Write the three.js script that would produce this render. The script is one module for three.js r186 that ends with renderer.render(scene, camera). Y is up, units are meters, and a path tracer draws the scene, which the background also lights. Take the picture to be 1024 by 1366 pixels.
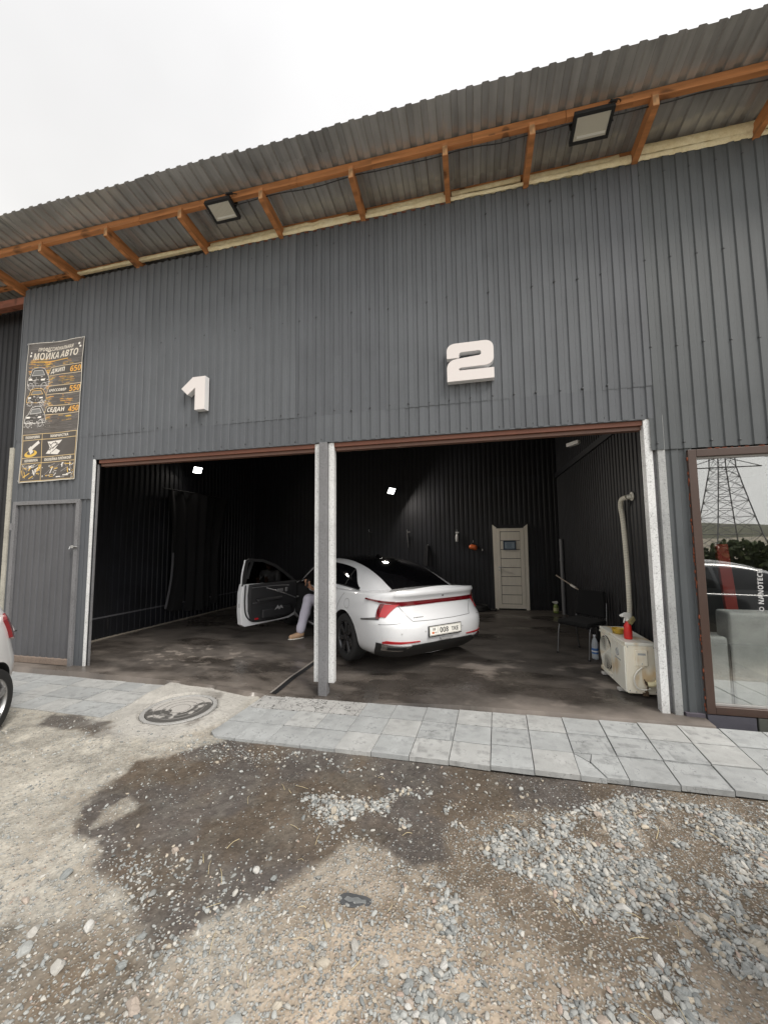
import * as THREE from 'three';
import { RoundedBoxGeometry } from 'three/addons/geometries/RoundedBoxGeometry.js';
import { mergeGeometries, mergeVertices, toCreasedNormals } from 'three/addons/utils/BufferGeometryUtils.js';
import { MarchingCubes } from 'three/addons/objects/MarchingCubes.js';
import { RectAreaLightUniformsLib } from 'three/addons/lights/RectAreaLightUniformsLib.js';
import { Brush, Evaluator, SUBTRACTION } from 'three-bvh-csg';

// ------------------------------------------------------------------ camera, sky, sun, exposure
const scene = new THREE.Scene();
const camera = new THREE.PerspectiveCamera(107.19, 767 / 1024, 0.05, 900);
camera.position.set(0, 1.614, 0);
camera.rotation.set(THREE.MathUtils.degToRad(4.639), THREE.MathUtils.degToRad(13.004), THREE.MathUtils.degToRad(-0.56), 'YXZ');
scene.add(camera);
const renderer = new THREE.WebGLRenderer({ antialias: true });
renderer.setSize(767, 1024);
renderer.toneMapping = THREE.LinearToneMapping;
renderer.toneMappingExposure = 1.7;
renderer.shadowMap.enabled = true;
RectAreaLightUniformsLib.init();

// deterministic random numbers and noise
let seedState = 12345;
function seed(n) { seedState = n >>> 0; }
function rnd() { seedState = (seedState + 0x6D2B79F5) | 0; let t = Math.imul(seedState ^ (seedState >>> 15), 1 | seedState); t = (t + Math.imul(t ^ (t >>> 7), 61 | t)) ^ t; return ((t ^ (t >>> 14)) >>> 0) / 4294967296; }
const rr = (a, b) => a + (b - a) * rnd();
function hash2(x, y) { let h = Math.imul(x | 0, 374761393) + Math.imul(y | 0, 668265263) | 0; h = Math.imul(h ^ (h >>> 13), 1274126177); return ((h ^ (h >>> 16)) >>> 0) / 4294967296; }
function vnoise(x, y, per = 0) {
  let xi = Math.floor(x), yi = Math.floor(y); const fx = x - xi, fy = y - yi;
  const u = fx * fx * (3 - 2 * fx), v = fy * fy * (3 - 2 * fy);
  let x1 = xi + 1, y1 = yi + 1;
  if (per) { xi = ((xi % per) + per) % per; yi = ((yi % per) + per) % per; x1 = ((x1 % per) + per) % per; y1 = ((y1 % per) + per) % per; }
  const a = hash2(xi, yi), b = hash2(x1, yi), c = hash2(xi, y1), d = hash2(x1, y1);
  return a + (b - a) * u + (c - a) * v + (a - b - c + d) * u * v;
}
function fbm(x, y, oct = 4, per = 0) { let s = 0, a = 0.5, n = 0; for (let i = 0; i < oct; i++) { s += a * vnoise(x + i * 17.3 * (per ? 0 : 1), y + i * 9.1 * (per ? 0 : 1), per); n += a; a *= 0.5; x *= 2; y *= 2; per *= 2; } return s / n; }
const clamp = (x, a = 0, b = 1) => Math.min(b, Math.max(a, x));
const smooth = (a, b, x) => { const t = clamp((x - a) / (b - a)); return t * t * (3 - 2 * t); };
const lerp = (a, b, t) => a + (b - a) * t;
const toS = (c) => (c <= 0.0031308 ? 12.92 * c : 1.055 * Math.pow(c, 1 / 2.4) - 0.055);

// overcast sky: bright milky cloud, a little brighter towards the sun and warmer low down
const SUN_DIR = new THREE.Vector3(0.72, 1.0, 0.50).normalize();
{
  const w = 512, h = 256, d = new Float32Array(w * h * 4);
  for (let j = 0; j < h; j++) for (let i = 0; i < w; i++) {
    const el = ((j + 0.5) / h - 0.5) * Math.PI, az = ((i + 0.5) / w - 0.5) * 2 * Math.PI;
    const x = Math.cos(el) * Math.cos(az), y = Math.sin(el), z = Math.cos(el) * Math.sin(az);
    const n = fbm(x * 2.2 + 7 + z * 1.3, z * 2.2 + y * 3.1 + 3, 5);
    const n2 = fbm(x * 5 / (Math.abs(y) + 0.25), z * 5 / (Math.abs(y) + 0.25), 4);
    const s = Math.max(0, x * SUN_DIR.x + y * SUN_DIR.y + z * SUN_DIR.z);
    let L = 0.550 + 0.12 * (n - 0.5) + 0.07 * (n2 - 0.5) + 0.70 * Math.pow(s, 2.5);
    const warm = smooth(0.95, 0.15, Math.abs(y));
    const k = (j * w + i) * 4;
    d[k] = L * (0.99 + 0.012 * warm); d[k + 1] = L * (0.987 - 0.002 * warm); d[k + 2] = L * (0.995 - 0.045 * warm); d[k + 3] = 1;
  }
  const sky = new THREE.DataTexture(d, w, h, THREE.RGBAFormat, THREE.FloatType);
  sky.mapping = THREE.EquirectangularReflectionMapping; sky.magFilter = THREE.LinearFilter; sky.needsUpdate = true;
  scene.background = sky; scene.environment = sky;
}
const sun = new THREE.DirectionalLight(0xfff8ee, 1.45);
sun.position.copy(SUN_DIR).multiplyScalar(40); sun.castShadow = true; sun.shadow.radius = 40;
sun.shadow.mapSize.set(2048, 2048);
Object.assign(sun.shadow.camera, { left: -14, right: 14, top: 14, bottom: -14, near: 1, far: 90 });
scene.add(sun); scene.add(sun.target);

// ------------------------------------------------------------------ building helpers
const used = {};
function numbered(name) { const n = used[name] = (used[name] ?? -1) + 1; return n ? `${name}_${String(n).padStart(3, '0')}` : name; }
function tag(o, label, category, group, kind) { if (label) o.userData.label = label; if (category) o.userData.category = category; if (group) o.userData.group = group; if (kind) o.userData.kind = kind; return o; }
function thing(name, label, category, pos = [0, 0, 0], turn = 0, group) { const o = new THREE.Group(); o.name = numbered(name); o.position.set(...pos); o.rotation.y = turn; scene.add(o); return tag(o, label, category, group); }
function sub(name, parent) { const o = new THREE.Group(); o.name = name; parent.add(o); return o; }
function mesh(name, geo, mat, parent) { const g = Array.isArray(geo) ? merge(geo) : geo; const m = new THREE.Mesh(g, mat); m.name = name; m.castShadow = m.receiveShadow = true; parent.add(m); return m; }
function top(name, geo, mat, label, category, group, kind) { const m = mesh(numbered(name), geo, mat, scene); return tag(m, label, category, group, kind); }
function structure(name, geo, mat) { const m = mesh(numbered(name), geo, mat, scene); m.userData.kind = 'structure'; return m; }
function merge(list) { const l = list.map((g) => { g = g.index ? g.toNonIndexed() : g; for (const k of Object.keys(g.attributes)) if (!['position', 'normal', 'uv'].includes(k)) g.deleteAttribute(k); if (!g.attributes.uv) g.setAttribute('uv', new THREE.BufferAttribute(new Float32Array(g.attributes.position.count * 2), 2)); if (!g.attributes.normal) g.computeVertexNormals(); g.clearGroups(); return g; }); return mergeGeometries(l); }
// uv in metres by the main direction of each face
function muv(g, off = 0, swap = false) {
  g = g.index ? g.toNonIndexed() : g; const p = g.attributes.position, n = p.count, uv = new Float32Array(n * 2);
  const a = new THREE.Vector3(), b = new THREE.Vector3(), c = new THREE.Vector3();
  for (let i = 0; i < n; i += 3) {
    a.fromBufferAttribute(p, i); b.fromBufferAttribute(p, i + 1); c.fromBufferAttribute(p, i + 2);
    b.sub(a); c.sub(a); b.cross(c); const x = Math.abs(b.x), y = Math.abs(b.y), z = Math.abs(b.z);
    for (let k = 0; k < 3; k++) {
      const X = p.getX(i + k), Y = p.getY(i + k), Z = p.getZ(i + k); let u, v;
      if (y >= x && y >= z) { u = X; v = Z; } else if (x >= z) { u = Z; v = Y; } else { u = X; v = Y; }
      if (swap) [u, v] = [v, u];
      uv[(i + k) * 2] = u + off; uv[(i + k) * 2 + 1] = v + off * 0.37;
    }
  }
  g.setAttribute('uv', new THREE.BufferAttribute(uv, 2)); return g;
}
function box(w, h, d, x = 0, y = 0, z = 0, r = 0) {
  const g = r ? new RoundedBoxGeometry(w, h, d, 2, r) : new THREE.BoxGeometry(w, h, d); g.translate(x, y, z); return muv(g);
}
const boxb = (x0, x1, y0, y1, z0, z1, r = 0) => box(x1 - x0, y1 - y0, z1 - z0, (x0 + x1) / 2, (y0 + y1) / 2, (z0 + z1) / 2, r);
function cyl(r0, r1, h, x, y, z, seg = 20, axis = 'y') { const g = new THREE.CylinderGeometry(r0, r1, h, seg); if (axis === 'x') g.rotateZ(Math.PI / 2); if (axis === 'z') g.rotateX(Math.PI / 2); g.translate(x, y, z); return g; }
function tube(pts, r, seg = 24, rad = 8, closed = false) { const c = new THREE.CatmullRomCurve3(pts.map((p) => new THREE.Vector3(...p)), closed, 'centripetal'); return new THREE.TubeGeometry(c, seg, r, rad, closed); }
function rod(a, b, r, seg = 8, r2 = r) { const A = new THREE.Vector3(...a), B = new THREE.Vector3(...b), d = B.clone().sub(A); const g = new THREE.CylinderGeometry(r2, r, d.length(), seg); g.applyQuaternion(new THREE.Quaternion().setFromUnitVectors(new THREE.Vector3(0, 1, 0), d.normalize())); g.translate((A.x + B.x) / 2, (A.y + B.y) / 2, (A.z + B.z) / 2); return g; }
function lathe(pts, seg = 28) { return new THREE.LatheGeometry(pts.map((p) => new THREE.Vector2(...p)), seg); }
function shapeOf(pts) { const s = new THREE.Shape(); pts.forEach((p, i) => (i ? s.lineTo(...p) : s.moveTo(...p))); return s; }
function extrude(shape, depth, bevel = 0, seg = 12) { return new THREE.ExtrudeGeometry(shape, { depth, bevelEnabled: bevel > 0, bevelSize: bevel, bevelThickness: bevel, bevelSegments: 2, curveSegments: seg }); }

// ------------------------------------------------------------------ textures and materials
function tex(w, h, fn, srgb = true, repeat) {
  const d = new Uint8Array(w * h * 4);
  for (let j = 0; j < h; j++) for (let i = 0; i < w; i++) { const c = fn((i + 0.5) / w, (j + 0.5) / h), k = (j * w + i) * 4; for (let q = 0; q < 3; q++) d[k + q] = clamp(srgb ? toS(c[q]) : c[q]) * 255; d[k + 3] = 255; }
  const t = new THREE.DataTexture(d, w, h, THREE.RGBAFormat, THREE.UnsignedByteType);
  t.wrapS = t.wrapT = THREE.RepeatWrapping; t.magFilter = THREE.LinearFilter; t.minFilter = THREE.LinearMipmapLinearFilter; t.generateMipmaps = true;
  if (srgb) t.colorSpace = THREE.SRGBColorSpace; if (repeat) t.repeat.set(1 / repeat, 1 / repeat); t.needsUpdate = true; return t;
}
const g3 = (v) => [v, v, v];
// greyscale variation multiplied onto a colour: mottled dirt, streaks down, fine grain
function dirtTex(amount, streak, size, s0) { return tex(512, 512, (u, v) => { const n = fbm(u * 6 + s0, v * 6, 5, 6), st = fbm(u * 40, v * 3 + s0, 3, 40), f = vnoise(u * 220, v * 220, 220); return g3(clamp(1 - amount * (0.62 - n) * 2 - streak * (0.6 - st) - 0.06 * f, 0, 1)); }, true, size); }
const T_paint = dirtTex(0.10, 0.20, 2.4, 1);
const T_dark = dirtTex(0.45, 0.4, 2.4, 5);
const T_rough = tex(256, 256, (u, v) => g3(0.55 + 0.5 * (fbm(u * 8, v * 8, 5, 8) - 0.5)), false, 1.7);
const T_galv = tex(512, 512, (u, v) => { const s = vnoise(u * 90, v * 60, 0), n = fbm(u * 4, v * 4, 4, 4), f = hash2(Math.floor(u * 512), Math.floor(v * 512)); const pit = smooth(0.74, 0.82, vnoise(u * 150, v * 110)); return g3(0.80 + 0.25 * (n - 0.5) + 0.16 * (s - 0.5) + 0.06 * f - 0.28 * pit); }, true, 0.9);
const T_wood = tex(512, 256, (u, v) => { const g = fbm(u * 3, v * 46, 4), r = Math.sin((v * 9 + 1.6 * fbm(u * 2.2, v * 3, 3)) * 6.28); const kn = smooth(0.80, 0.9, vnoise(u * 9, v * 5)); const k = 0.72 + 0.5 * (g - 0.5) + 0.1 * r - 0.4 * kn; return [k, k * 0.97, k * 0.92]; }, true, 1.2);
const T_roof = tex(512, 512, (u, v) => { const n = fbm(u * 5, v * 5, 5, 5), st = fbm(u * 50, v * 4, 3, 50); return g3(0.82 + 0.5 * (n - 0.5) + 0.3 * (st - 0.5)); }, true, 1.9);
const std = (color, roughness, metalness = 0, extra = {}) => { const m = new THREE.MeshStandardMaterial({ roughness, metalness, side: THREE.DoubleSide, ...extra }); if (Array.isArray(color)) m.color.setRGB(...color); else m.color.set(color); return m; };
const phys = (color, roughness, metalness = 0, extra = {}) => { const m = new THREE.MeshPhysicalMaterial({ roughness, metalness, side: THREE.DoubleSide, ...extra }); if (Array.isArray(color)) m.color.setRGB(...color); else m.color.set(color); return m; };
const M = {
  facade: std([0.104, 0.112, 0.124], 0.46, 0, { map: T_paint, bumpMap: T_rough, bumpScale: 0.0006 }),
  facade2: std([0.098, 0.106, 0.118], 0.5, 0, { map: T_paint }),
  facade3: std([0.108, 0.117, 0.129], 0.52, 0, { map: T_paint }),
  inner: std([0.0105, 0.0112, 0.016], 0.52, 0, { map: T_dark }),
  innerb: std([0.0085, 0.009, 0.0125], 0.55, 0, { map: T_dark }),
  roof: std([0.50, 0.50, 0.50], 0.27, 0.3, { map: T_roof, roughnessMap: T_rough }),
  roofb: std([0.46, 0.462, 0.465], 0.30, 0.3, { map: T_roof, roughnessMap: T_rough }),
  wood: std([0.62, 0.27, 0.105], 0.6, 0, { map: T_wood }),
  woodEnd: std([0.62, 0.36, 0.18], 0.7, 0, { map: T_wood }),
  rust: std([0.20, 0.075, 0.045], 0.55, 0, { map: T_paint }),
  brown: std([0.16, 0.08, 0.055], 0.42, 0, { map: T_paint }),
  foamEdge: std([0.22, 0.06, 0.028], 0.9),
  galv: std([0.86, 0.87, 0.87], 0.5, 0.15, { map: T_galv }),
  galvDark: std([0.24, 0.24, 0.25], 0.6, 0.2, { map: T_galv }),
  steel: std([0.5, 0.5, 0.5], 0.3, 0.9),
  black: std([0.012, 0.012, 0.013], 0.55),
  blackGloss: phys([0.006, 0.006, 0.007], 0.08, 0, { clearcoat: 0.6 }),
  rubber: std([0.018, 0.018, 0.018], 0.8),
  white: std([0.78, 0.77, 0.74], 0.45),
  chrome: std([0.7, 0.7, 0.7], 0.15, 1),
};
// ------------------------------------------------------------------ the car wash building
const ZF = -4.216;                                  // plane of the facade
const building = thing('car_wash_building', 'long dark grey corrugated metal car wash with two open bays under a lean-to roof', 'building');
const P = 0.115, RIB = 0.013;
// trapezoidal profiled sheet: ribs run up y, width along x, ribs stand out to +z; origin lower left
function sheetGeo(w, h, depth = RIB, pitch = P, rows = 1, ribW = 0.42) {
  const xs = [], e = 0.075 * pitch / 0.115;
  const n = Math.max(1, Math.round(w / pitch));
  for (let i = 0; i < n; i++) { const x = i * pitch; const lo = pitch * (1 - ribW) - 2 * e * 0.12; xs.push([x, 0], [x + lo - e * 0.1, 0], [x + lo + e * 0.02, depth], [x + pitch - e * 0.12, depth]); }
  xs.push([n * pitch, 0]);
  const pos = [], uv = [];
  for (let k = 0; k + 1 < xs.length; k++) for (let r = 0; r < rows; r++) {
    const [x0, z0] = xs[k], [x1, z1] = xs[k + 1], y0 = h * r / rows, y1 = h * (r + 1) / rows;
    pos.push(x0, y0, z0, x1, y0, z1, x1, y1, z1, x0, y0, z0, x1, y1, z1, x0, y1, z0);
    uv.push(x0, y0, x1, y0, x1, y1, x0, y0, x1, y1, x0, y1);
  }
  const g = new THREE.BufferGeometry();
  g.setAttribute('position', new THREE.Float32BufferAttribute(pos, 3)); g.setAttribute('uv', new THREE.Float32BufferAttribute(uv, 2)); g.computeVertexNormals(); return g;
}
function shiftUV(g, du, dv) { const c = g.clone(), a = c.attributes.uv; for (let i = 0; i < a.count; i++) a.setXY(i, a.getX(i) + du, a.getY(i) + dv); return c; }
seed(3);
const facade = sub('facade', building);
const FM = [M.facade, M.facade2, M.facade3];
function sheetRow(parent, x0, x1, y0, y1, z, mats, wMax = 1.15, name = 'wall_sheet') {
  let k = 0;
  for (let x = x0; x < x1 - 0.03; x += wMax, k++) {
    const w = Math.min(wMax, Math.ceil((x1 - x) / P - 0.2) * P), s = shiftUV(sheetGeo(w, y1 - y0), rr(0, 2), rr(0, 2));
    const m = mesh(name, s, mats[Math.floor(rnd() * mats.length)], parent); m.position.set(x, y0, z + (k % 2) * 0.0022 + rr(0, 0.0006)); m.rotation.x = rr(-0.0005, 0.0005);
  }
}
sheetRow(facade, -6.69, 1.80, 3.165, 5.60, ZF, FM);                         // upper row
sheetRow(facade, -5.31, 1.80, 2.83, 3.19, ZF - 0.003, FM);                   // header strip over both bays
sheetRow(facade, -6.69, -5.285, 2.268, 3.19, ZF - 0.003, FM);                  // over the side door
const FR = [std([0.080, 0.089, 0.095], 0.5, 0, { map: T_paint, bumpMap: T_rough, bumpScale: 0.0006 }), std([0.085, 0.094, 0.100], 0.5, 0, { map: T_paint })];
sheetRow(facade, 1.765, 5.3, 2.505, 5.62, ZF + 0.009, FR);                    // right of the bays, over the window
sheetRow(facade, 1.885, 2.065, 0.0, 2.53, ZF - 0.004, FR);                    // pier between bay and window
{ // screw heads, a loose row at each girt
  const scr = [];
  const put = (x, y, z) => { const s = new THREE.SphereGeometry(0.015, 8, 5); s.scale(1, 1, 0.8); s.translate(x, y, z); scr.push(s); };
  for (let x = -6.66; x < 1.78; x += P * 2) { put(x + 0.02 + rr(-0.01, 0.01), 3.205 + rr(-0.012, 0.012), ZF + 0.006); if (rnd() < 0.8) put(x + 0.02, 4.42 + rr(-0.02, 0.02), ZF + 0.006); if (rnd() < 0.7) put(x + 0.02, 5.38 + rr(-0.02, 0.02), ZF + 0.006); }
  for (let x = 1.80; x < 5; x += P * 2) { for (const y of [2.56, 3.55, 4.5, 5.45]) if (rnd() < 0.85) put(x + 0.02, y + rr(-0.015, 0.015), ZF + 0.015); }
  for (let x = -5.2; x < 1.75; x += P * 3) put(x, 2.875 + rr(-0.01, 0.01), ZF - 0.004);
  tag(mesh('screw', scr, std([0.05, 0.053, 0.058], 0.35, 0.2), facade), null, null, null, 'stuff');
}
// inner lining of the front wall, dark, closes the bays above the openings and behind the side door
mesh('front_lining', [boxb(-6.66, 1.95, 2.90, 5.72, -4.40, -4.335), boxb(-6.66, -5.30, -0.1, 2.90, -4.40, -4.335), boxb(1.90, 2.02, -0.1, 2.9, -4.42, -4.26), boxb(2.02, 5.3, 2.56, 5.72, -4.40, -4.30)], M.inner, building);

// bay posts of galvanised steel
function steelPost(parts) { const p = sub('steel_post', building); for (const [n, g, m] of parts) mesh(n, g, m, p); return p; }
steelPost([['flange', boxb(-1.832, -1.764, 0.01, 2.825, ZF - 0.09, ZF - 0.012, 0.004), M.galv], ['flange', boxb(-1.655, -1.587, 0.01, 2.825, ZF - 0.09, ZF - 0.012, 0.004), M.galv], ['tube', boxb(-1.764 + 0.003, -1.658, -0.14, 2.825, ZF - 0.075, ZF + 0.035, 0.006), M.galvDark]]);
steelPost([['tube', boxb(-5.283, -5.196, -0.06, 2.83, ZF - 0.06, ZF - 0.012), M.facade2], ['flange', boxb(-5.195, -5.150, -0.02, 2.83, ZF - 0.012, ZF + 0.003, 0.003), M.galv], ['shutter_guide', boxb(-5.150, -5.128, -0.02, 2.76, ZF - 0.05, ZF - 0.03), M.galvDark]]);
steelPost([['flange', boxb(1.712, 1.781, -0.03, 2.835, ZF - 0.09, ZF - 0.004, 0.004), M.galv], ['web', boxb(1.781, 1.815, -0.03, 2.835, ZF - 0.08, ZF - 0.03), M.galvDark], ['flange', boxb(1.815, 1.882, -0.03, 2.86, ZF - 0.06, ZF + 0.012, 0.004), std([0.46, 0.47, 0.47], 0.5, 0.25, { map: T_galv })]]);
// rust brown shutter rails under the header
for (const [a, b] of [[-5.112, -1.834], [-1.585, 1.710]]) {
  const r = sub('shutter_rail', building);
  mesh('rail', [boxb(a, b, 2.775, 2.822, ZF - 0.085, ZF - 0.02)], M.rust, r); mesh('lip', boxb(a, b, 2.735, 2.772, ZF - 0.13, ZF - 0.055), M.brown, r);
  mesh('drip_edge', boxb(a - 0.02, b + 0.02, 2.823, 2.836, ZF - 0.03, ZF + 0.008), M.facade2, r);
}
// side door, left
{
  const d = sub('side_door', building);
  mesh('door_frame', [boxb(-6.605, -6.545, -0.03, 2.27, ZF - 0.03, ZF + 0.03, 0.004), boxb(-5.425, -5.365, -0.03, 2.27, ZF - 0.03, ZF + 0.03, 0.004), boxb(-6.545, -5.425, 2.215, 2.27, ZF - 0.03, ZF + 0.029, 0.004)], M.galvDark, d);
  mesh('kick_rail', boxb(-6.545, -5.425, -0.02, 0.06, ZF - 0.028, ZF + 0.028, 0.004), std([0.27, 0.21, 0.17], 0.8, 0, { map: T_galv }), d);
  mesh('jamb', boxb(-5.362, -5.284, -0.05, 2.31, ZF - 0.06, ZF - 0.008), M.facade2, d); mesh('jamb', boxb(-6.70, -6.607, -0.05, 2.31, ZF - 0.06, ZF - 0.008), M.facade2, d);
  const s = mesh('door_panel', sheetGeo(1.15, 2.2), std([0.095, 0.097, 0.106], 0.5, 0, { map: T_paint }), d); s.position.set(-6.55, 0.05, ZF - 0.012);
  const l = mesh('latch', [rod([-5.47, 1.60, ZF + 0.045], [-5.33, 1.60, ZF + 0.045], 0.009), boxb(-5.44, -5.40, 1.58, 1.62, ZF + 0.03, ZF + 0.055), rod([-5.46, 1.60, ZF + 0.045], [-5.46, 1.565, ZF + 0.06], 0.007)], M.steel, d);
  for (const y of [1.9, 0.35]) mesh('hinge', cyl(0.014, 0.014, 0.1, -6.61, y, ZF + 0.03), M.galvDark, d);
  mesh('threshold', boxb(-6.75, -5.15, -0.16, -0.035, ZF - 0.35, ZF + 0.10), std([0.33, 0.29, 0.24], 0.9), d);
}
// weathered whitish corner trim and the set-back dark wall left of it
mesh('corner_trim', boxb(-6.775, -6.70, -0.1, 3.1, ZF - 0.05, ZF + 0.012, 0.004), std([0.48, 0.46, 0.40], 0.8, 0, { map: T_galv }), building);
mesh('corner_trim', boxb(-6.715, -6.692, 3.1, 5.5, ZF - 0.05, ZF + 0.004), M.facade3, building);
const setback = sub('setback_wall', building);
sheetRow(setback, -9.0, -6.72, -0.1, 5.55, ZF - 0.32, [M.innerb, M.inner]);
mesh('ledger_beam', boxb(-9.2, -6.70, 5.42, 5.54, ZF - 0.14, ZF - 0.03, 0.004), std([0.30, 0.11, 0.07], 0.6, 0, { map: T_wood }), building);
mesh('side_return', boxb(-6.72, -6.66, -0.1, 5.4, ZF - 0.4, ZF - 0.06), M.inner, building);

// lean-to roof, rising 8 degrees towards the yard
const SLOPE = 0.14, ANG = Math.atan(SLOPE), roofY = (z) => 5.80 + SLOPE * (z - ZF);
const roof = sub('roof', building);
{
  const L = 6.75, pw = 0.1475, rows = 1;
  const base = sheetGeo(1.18 + pw * 0.62, L, 0.022, pw, rows, 0.30);
  base.rotateX(-Math.PI / 2);                              // lengthways along -z, ribs up
  let k = 0;
  for (let x = -9.6; x < 5.6; x += 1.18, k++) { const m = mesh('roof_sheet', shiftUV(base, rr(0, 2), rr(0, 2)), k % 2 ? M.roof : M.roofb, roof); m.rotation.x = -ANG * 1; const z0 = -3.366 + rr(-0.012, 0.012); m.position.set(x, roofY(z0) + (k % 2) * 0.004, z0); }
  // outer skin: the sheets' coloured top with the cut edge
}
const RX = [-9.05, -7.92, -6.80, -5.672, -4.556, -3.42, -2.306, -1.196, -0.162, 0.70, 1.785, 2.86, 3.95, 5.0];
for (const x of RX) {
  const r = sub('rafter', building); r.position.set(x, 0, 0);
  const H = 0.135, zb = -4.75, zfEnd = -3.70;
  const s = new THREE.Shape(); const low = (z) => 5.582 + SLOPE * (z - ZF);
  s.moveTo(-zfEnd, low(zfEnd)); s.lineTo(-zb, low(zb)); s.lineTo(-zb, low(zb) + H); s.lineTo(-zfEnd, low(zfEnd) + H); s.closePath();
  const g = extrude(s, 0.05, 0.003); g.translate(0, 0, -0.025); g.rotateY(Math.PI / 2); g.rotateY(0);
  // extruded shape x is -z: turn so that shape x runs to -z
  mesh('rafter_beam', muv(g, x * 3.1, false), M.wood, r);
  mesh('end_grain', boxb(-0.0248, 0.0248, low(zfEnd) + 0.004, low(zfEnd) + H - 0.03, zfEnd - 0.001, zfEnd + 0.004), M.woodEnd, r);
}
{ // purlins: one on the rafter ends, one on the wall plate; in lengths with butt joints
  const cut = [-9.6, -7.1, -4.05, -1.86, 0.115, 1.02, 3.3, 5.6];
  for (let i = 0; i + 1 < cut.length; i++) {
    const a = cut[i] + 0.003, b = cut[i + 1], z = -3.745; const g = box(b - a, 0.098, 0.052, 0, 0, 0, 0.004); const uvg = muv(g, i * 0.83);
    const m = mesh('purlin', uvg, M.wood, building); m.position.set((a + b) / 2, roofY(z) - 0.057 + rr(-0.002, 0.002), z + rr(-0.002, 0.002)); m.rotation.x = -ANG;
  }
  const g = box(15.1, 0.05, 0.05); const m = mesh('purlin', g, M.wood, building); m.position.set(-2, roofY(-4.275) - 0.027, -4.275); m.rotation.x = -ANG;
}
// blown yellow foam and foam boards stuffed between wall top and roof
{
  seed(21);
  const foamTex = tex(256, 256, (u, v) => { const n = fbm(u * 10, v * 10, 5, 10), b = vnoise(u * 60, v * 60, 60); return [0.86 + 0.2 * (n - 0.5) - 0.1 * b, 0.80 + 0.25 * (n - 0.5) - 0.1 * b, 0.63 + 0.3 * (n - 0.5) - 0.12 * b]; }, true, 0.5);
  const fm = std([0.98, 0.95, 0.86], 0.9, 0, { map: foamTex, bumpMap: foamTex, bumpScale: 0.006 });
  const strip = (x0, x1, yl0, yl1, yh0, yh1, z, thick, bump) => {
    const n = Math.ceil((x1 - x0) / 0.03), pos = [], idx = [];
    for (let i = 0; i <= n; i++) { const t = i / n, x = lerp(x0, x1, t), a = lerp(yl0, yl1, t) + (fbm(x * 9, 3 + z, 3) - 0.5) * bump * 1.4, b = lerp(yh0, yh1, t) + (fbm(x * 7, 9 + z, 4) - 0.5) * bump * 2; for (let k = 0; k < 6; k++) { const q = k / 5; const bul = Math.sin(q * Math.PI) * thick * 0.5; pos.push(x, lerp(a, b, q), z + bul + (fbm(x * 14, q * 6 + z * 5, 3) - 0.5) * bump * 1.5); } }
    for (let i = 0; i < n; i++) for (let k = 0; k < 5; k++) { const a = i * 6 + k, b = a + 6; idx.push(a, b, a + 1, a + 1, b, b + 1); }
    const g = new THREE.BufferGeometry(); g.setAttribute('position', new THREE.Float32BufferAttribute(pos, 3)); g.setIndex(idx); g.computeVertexNormals();
    return mesh('foam_strip', [g, boxb(x0, x1, Math.min(yl0, yl1) + 0.01, Math.max(yh0, yh1) - 0.01, z - 0.05, z - 0.006)].map((q) => muv(q)), fm, building);
  };
  for (let i = 3; i + 1 < RX.length; i++) {
    const a = RX[i] + 0.03, b = RX[i + 1] - 0.03, w = b - a;
    if (i === 3) { strip(a, a + w * 0.92, 5.672, 5.668, 5.705, 5.712, ZF + 0.03, 0.01, 0.006); }
    else if (i === 4) { strip(a, b, 5.668, 5.672, 5.715, 5.712, ZF + 0.03, 0.01, 0.006); }
    else { strip(a, b, 5.598, 5.600, i === 5 ? 5.665 : 5.655, i === 8 ? 5.64 : 5.69, ZF + 0.022, 0.03, 0.014); if (i !== 6) strip(a + 0.01, b - (i === 9 ? 0.1 : 0.02), 5.682, 5.69, 5.735, 5.755, ZF - 0.008, 0.02, 0.008); }
  }
  strip(RX[6] + 0.03, RX[7] - 0.2, 5.68, 5.675, 5.735, 5.72, ZF + 0.0, 0.03, 0.02);
  strip(1.84, 3.5, 5.655, 5.66, 5.76, 5.77, ZF + 0.035, 0.03, 0.006);
  mesh('wall_plate', boxb(-6.6, 5.2, 5.585, 5.64, ZF - 0.11, ZF - 0.055), M.wood, building);
  mesh('wall_plate', boxb(-3.0, -0.2, 5.588, 5.606, ZF - 0.03, ZF + 0.012), M.rust, building);
  // cable tacked along the front beam
  const pts = []; for (let x = -2.9; x < 4.6; x += 0.22) pts.push([x, roofY(-3.72) - 0.115 - 0.035 * Math.abs(Math.sin(x * 2.9)) * rr(0.3, 1), -3.775]);
  mesh('cable', tube(pts, 0.0055, 220, 6), M.black, building);
}

// dark interior: lined walls of sheets, back wall, girts
const backWall = sub('back_wall', building), leftWall = sub('left_wall', building), rightWall = sub('right_wall', building);
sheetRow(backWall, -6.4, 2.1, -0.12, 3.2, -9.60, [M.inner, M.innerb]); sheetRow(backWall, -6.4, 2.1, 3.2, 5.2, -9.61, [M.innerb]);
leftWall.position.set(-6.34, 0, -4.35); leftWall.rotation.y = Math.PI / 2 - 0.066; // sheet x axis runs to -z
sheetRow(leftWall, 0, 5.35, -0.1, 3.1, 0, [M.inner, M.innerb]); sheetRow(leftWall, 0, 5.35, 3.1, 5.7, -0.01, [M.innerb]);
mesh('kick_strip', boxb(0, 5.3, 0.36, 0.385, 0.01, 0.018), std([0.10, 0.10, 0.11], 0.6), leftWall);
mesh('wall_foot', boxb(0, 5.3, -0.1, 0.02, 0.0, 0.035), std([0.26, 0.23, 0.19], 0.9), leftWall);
rightWall.position.set(2.0, 0, -9.6); rightWall.rotation.y = -Math.PI / 2;
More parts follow.
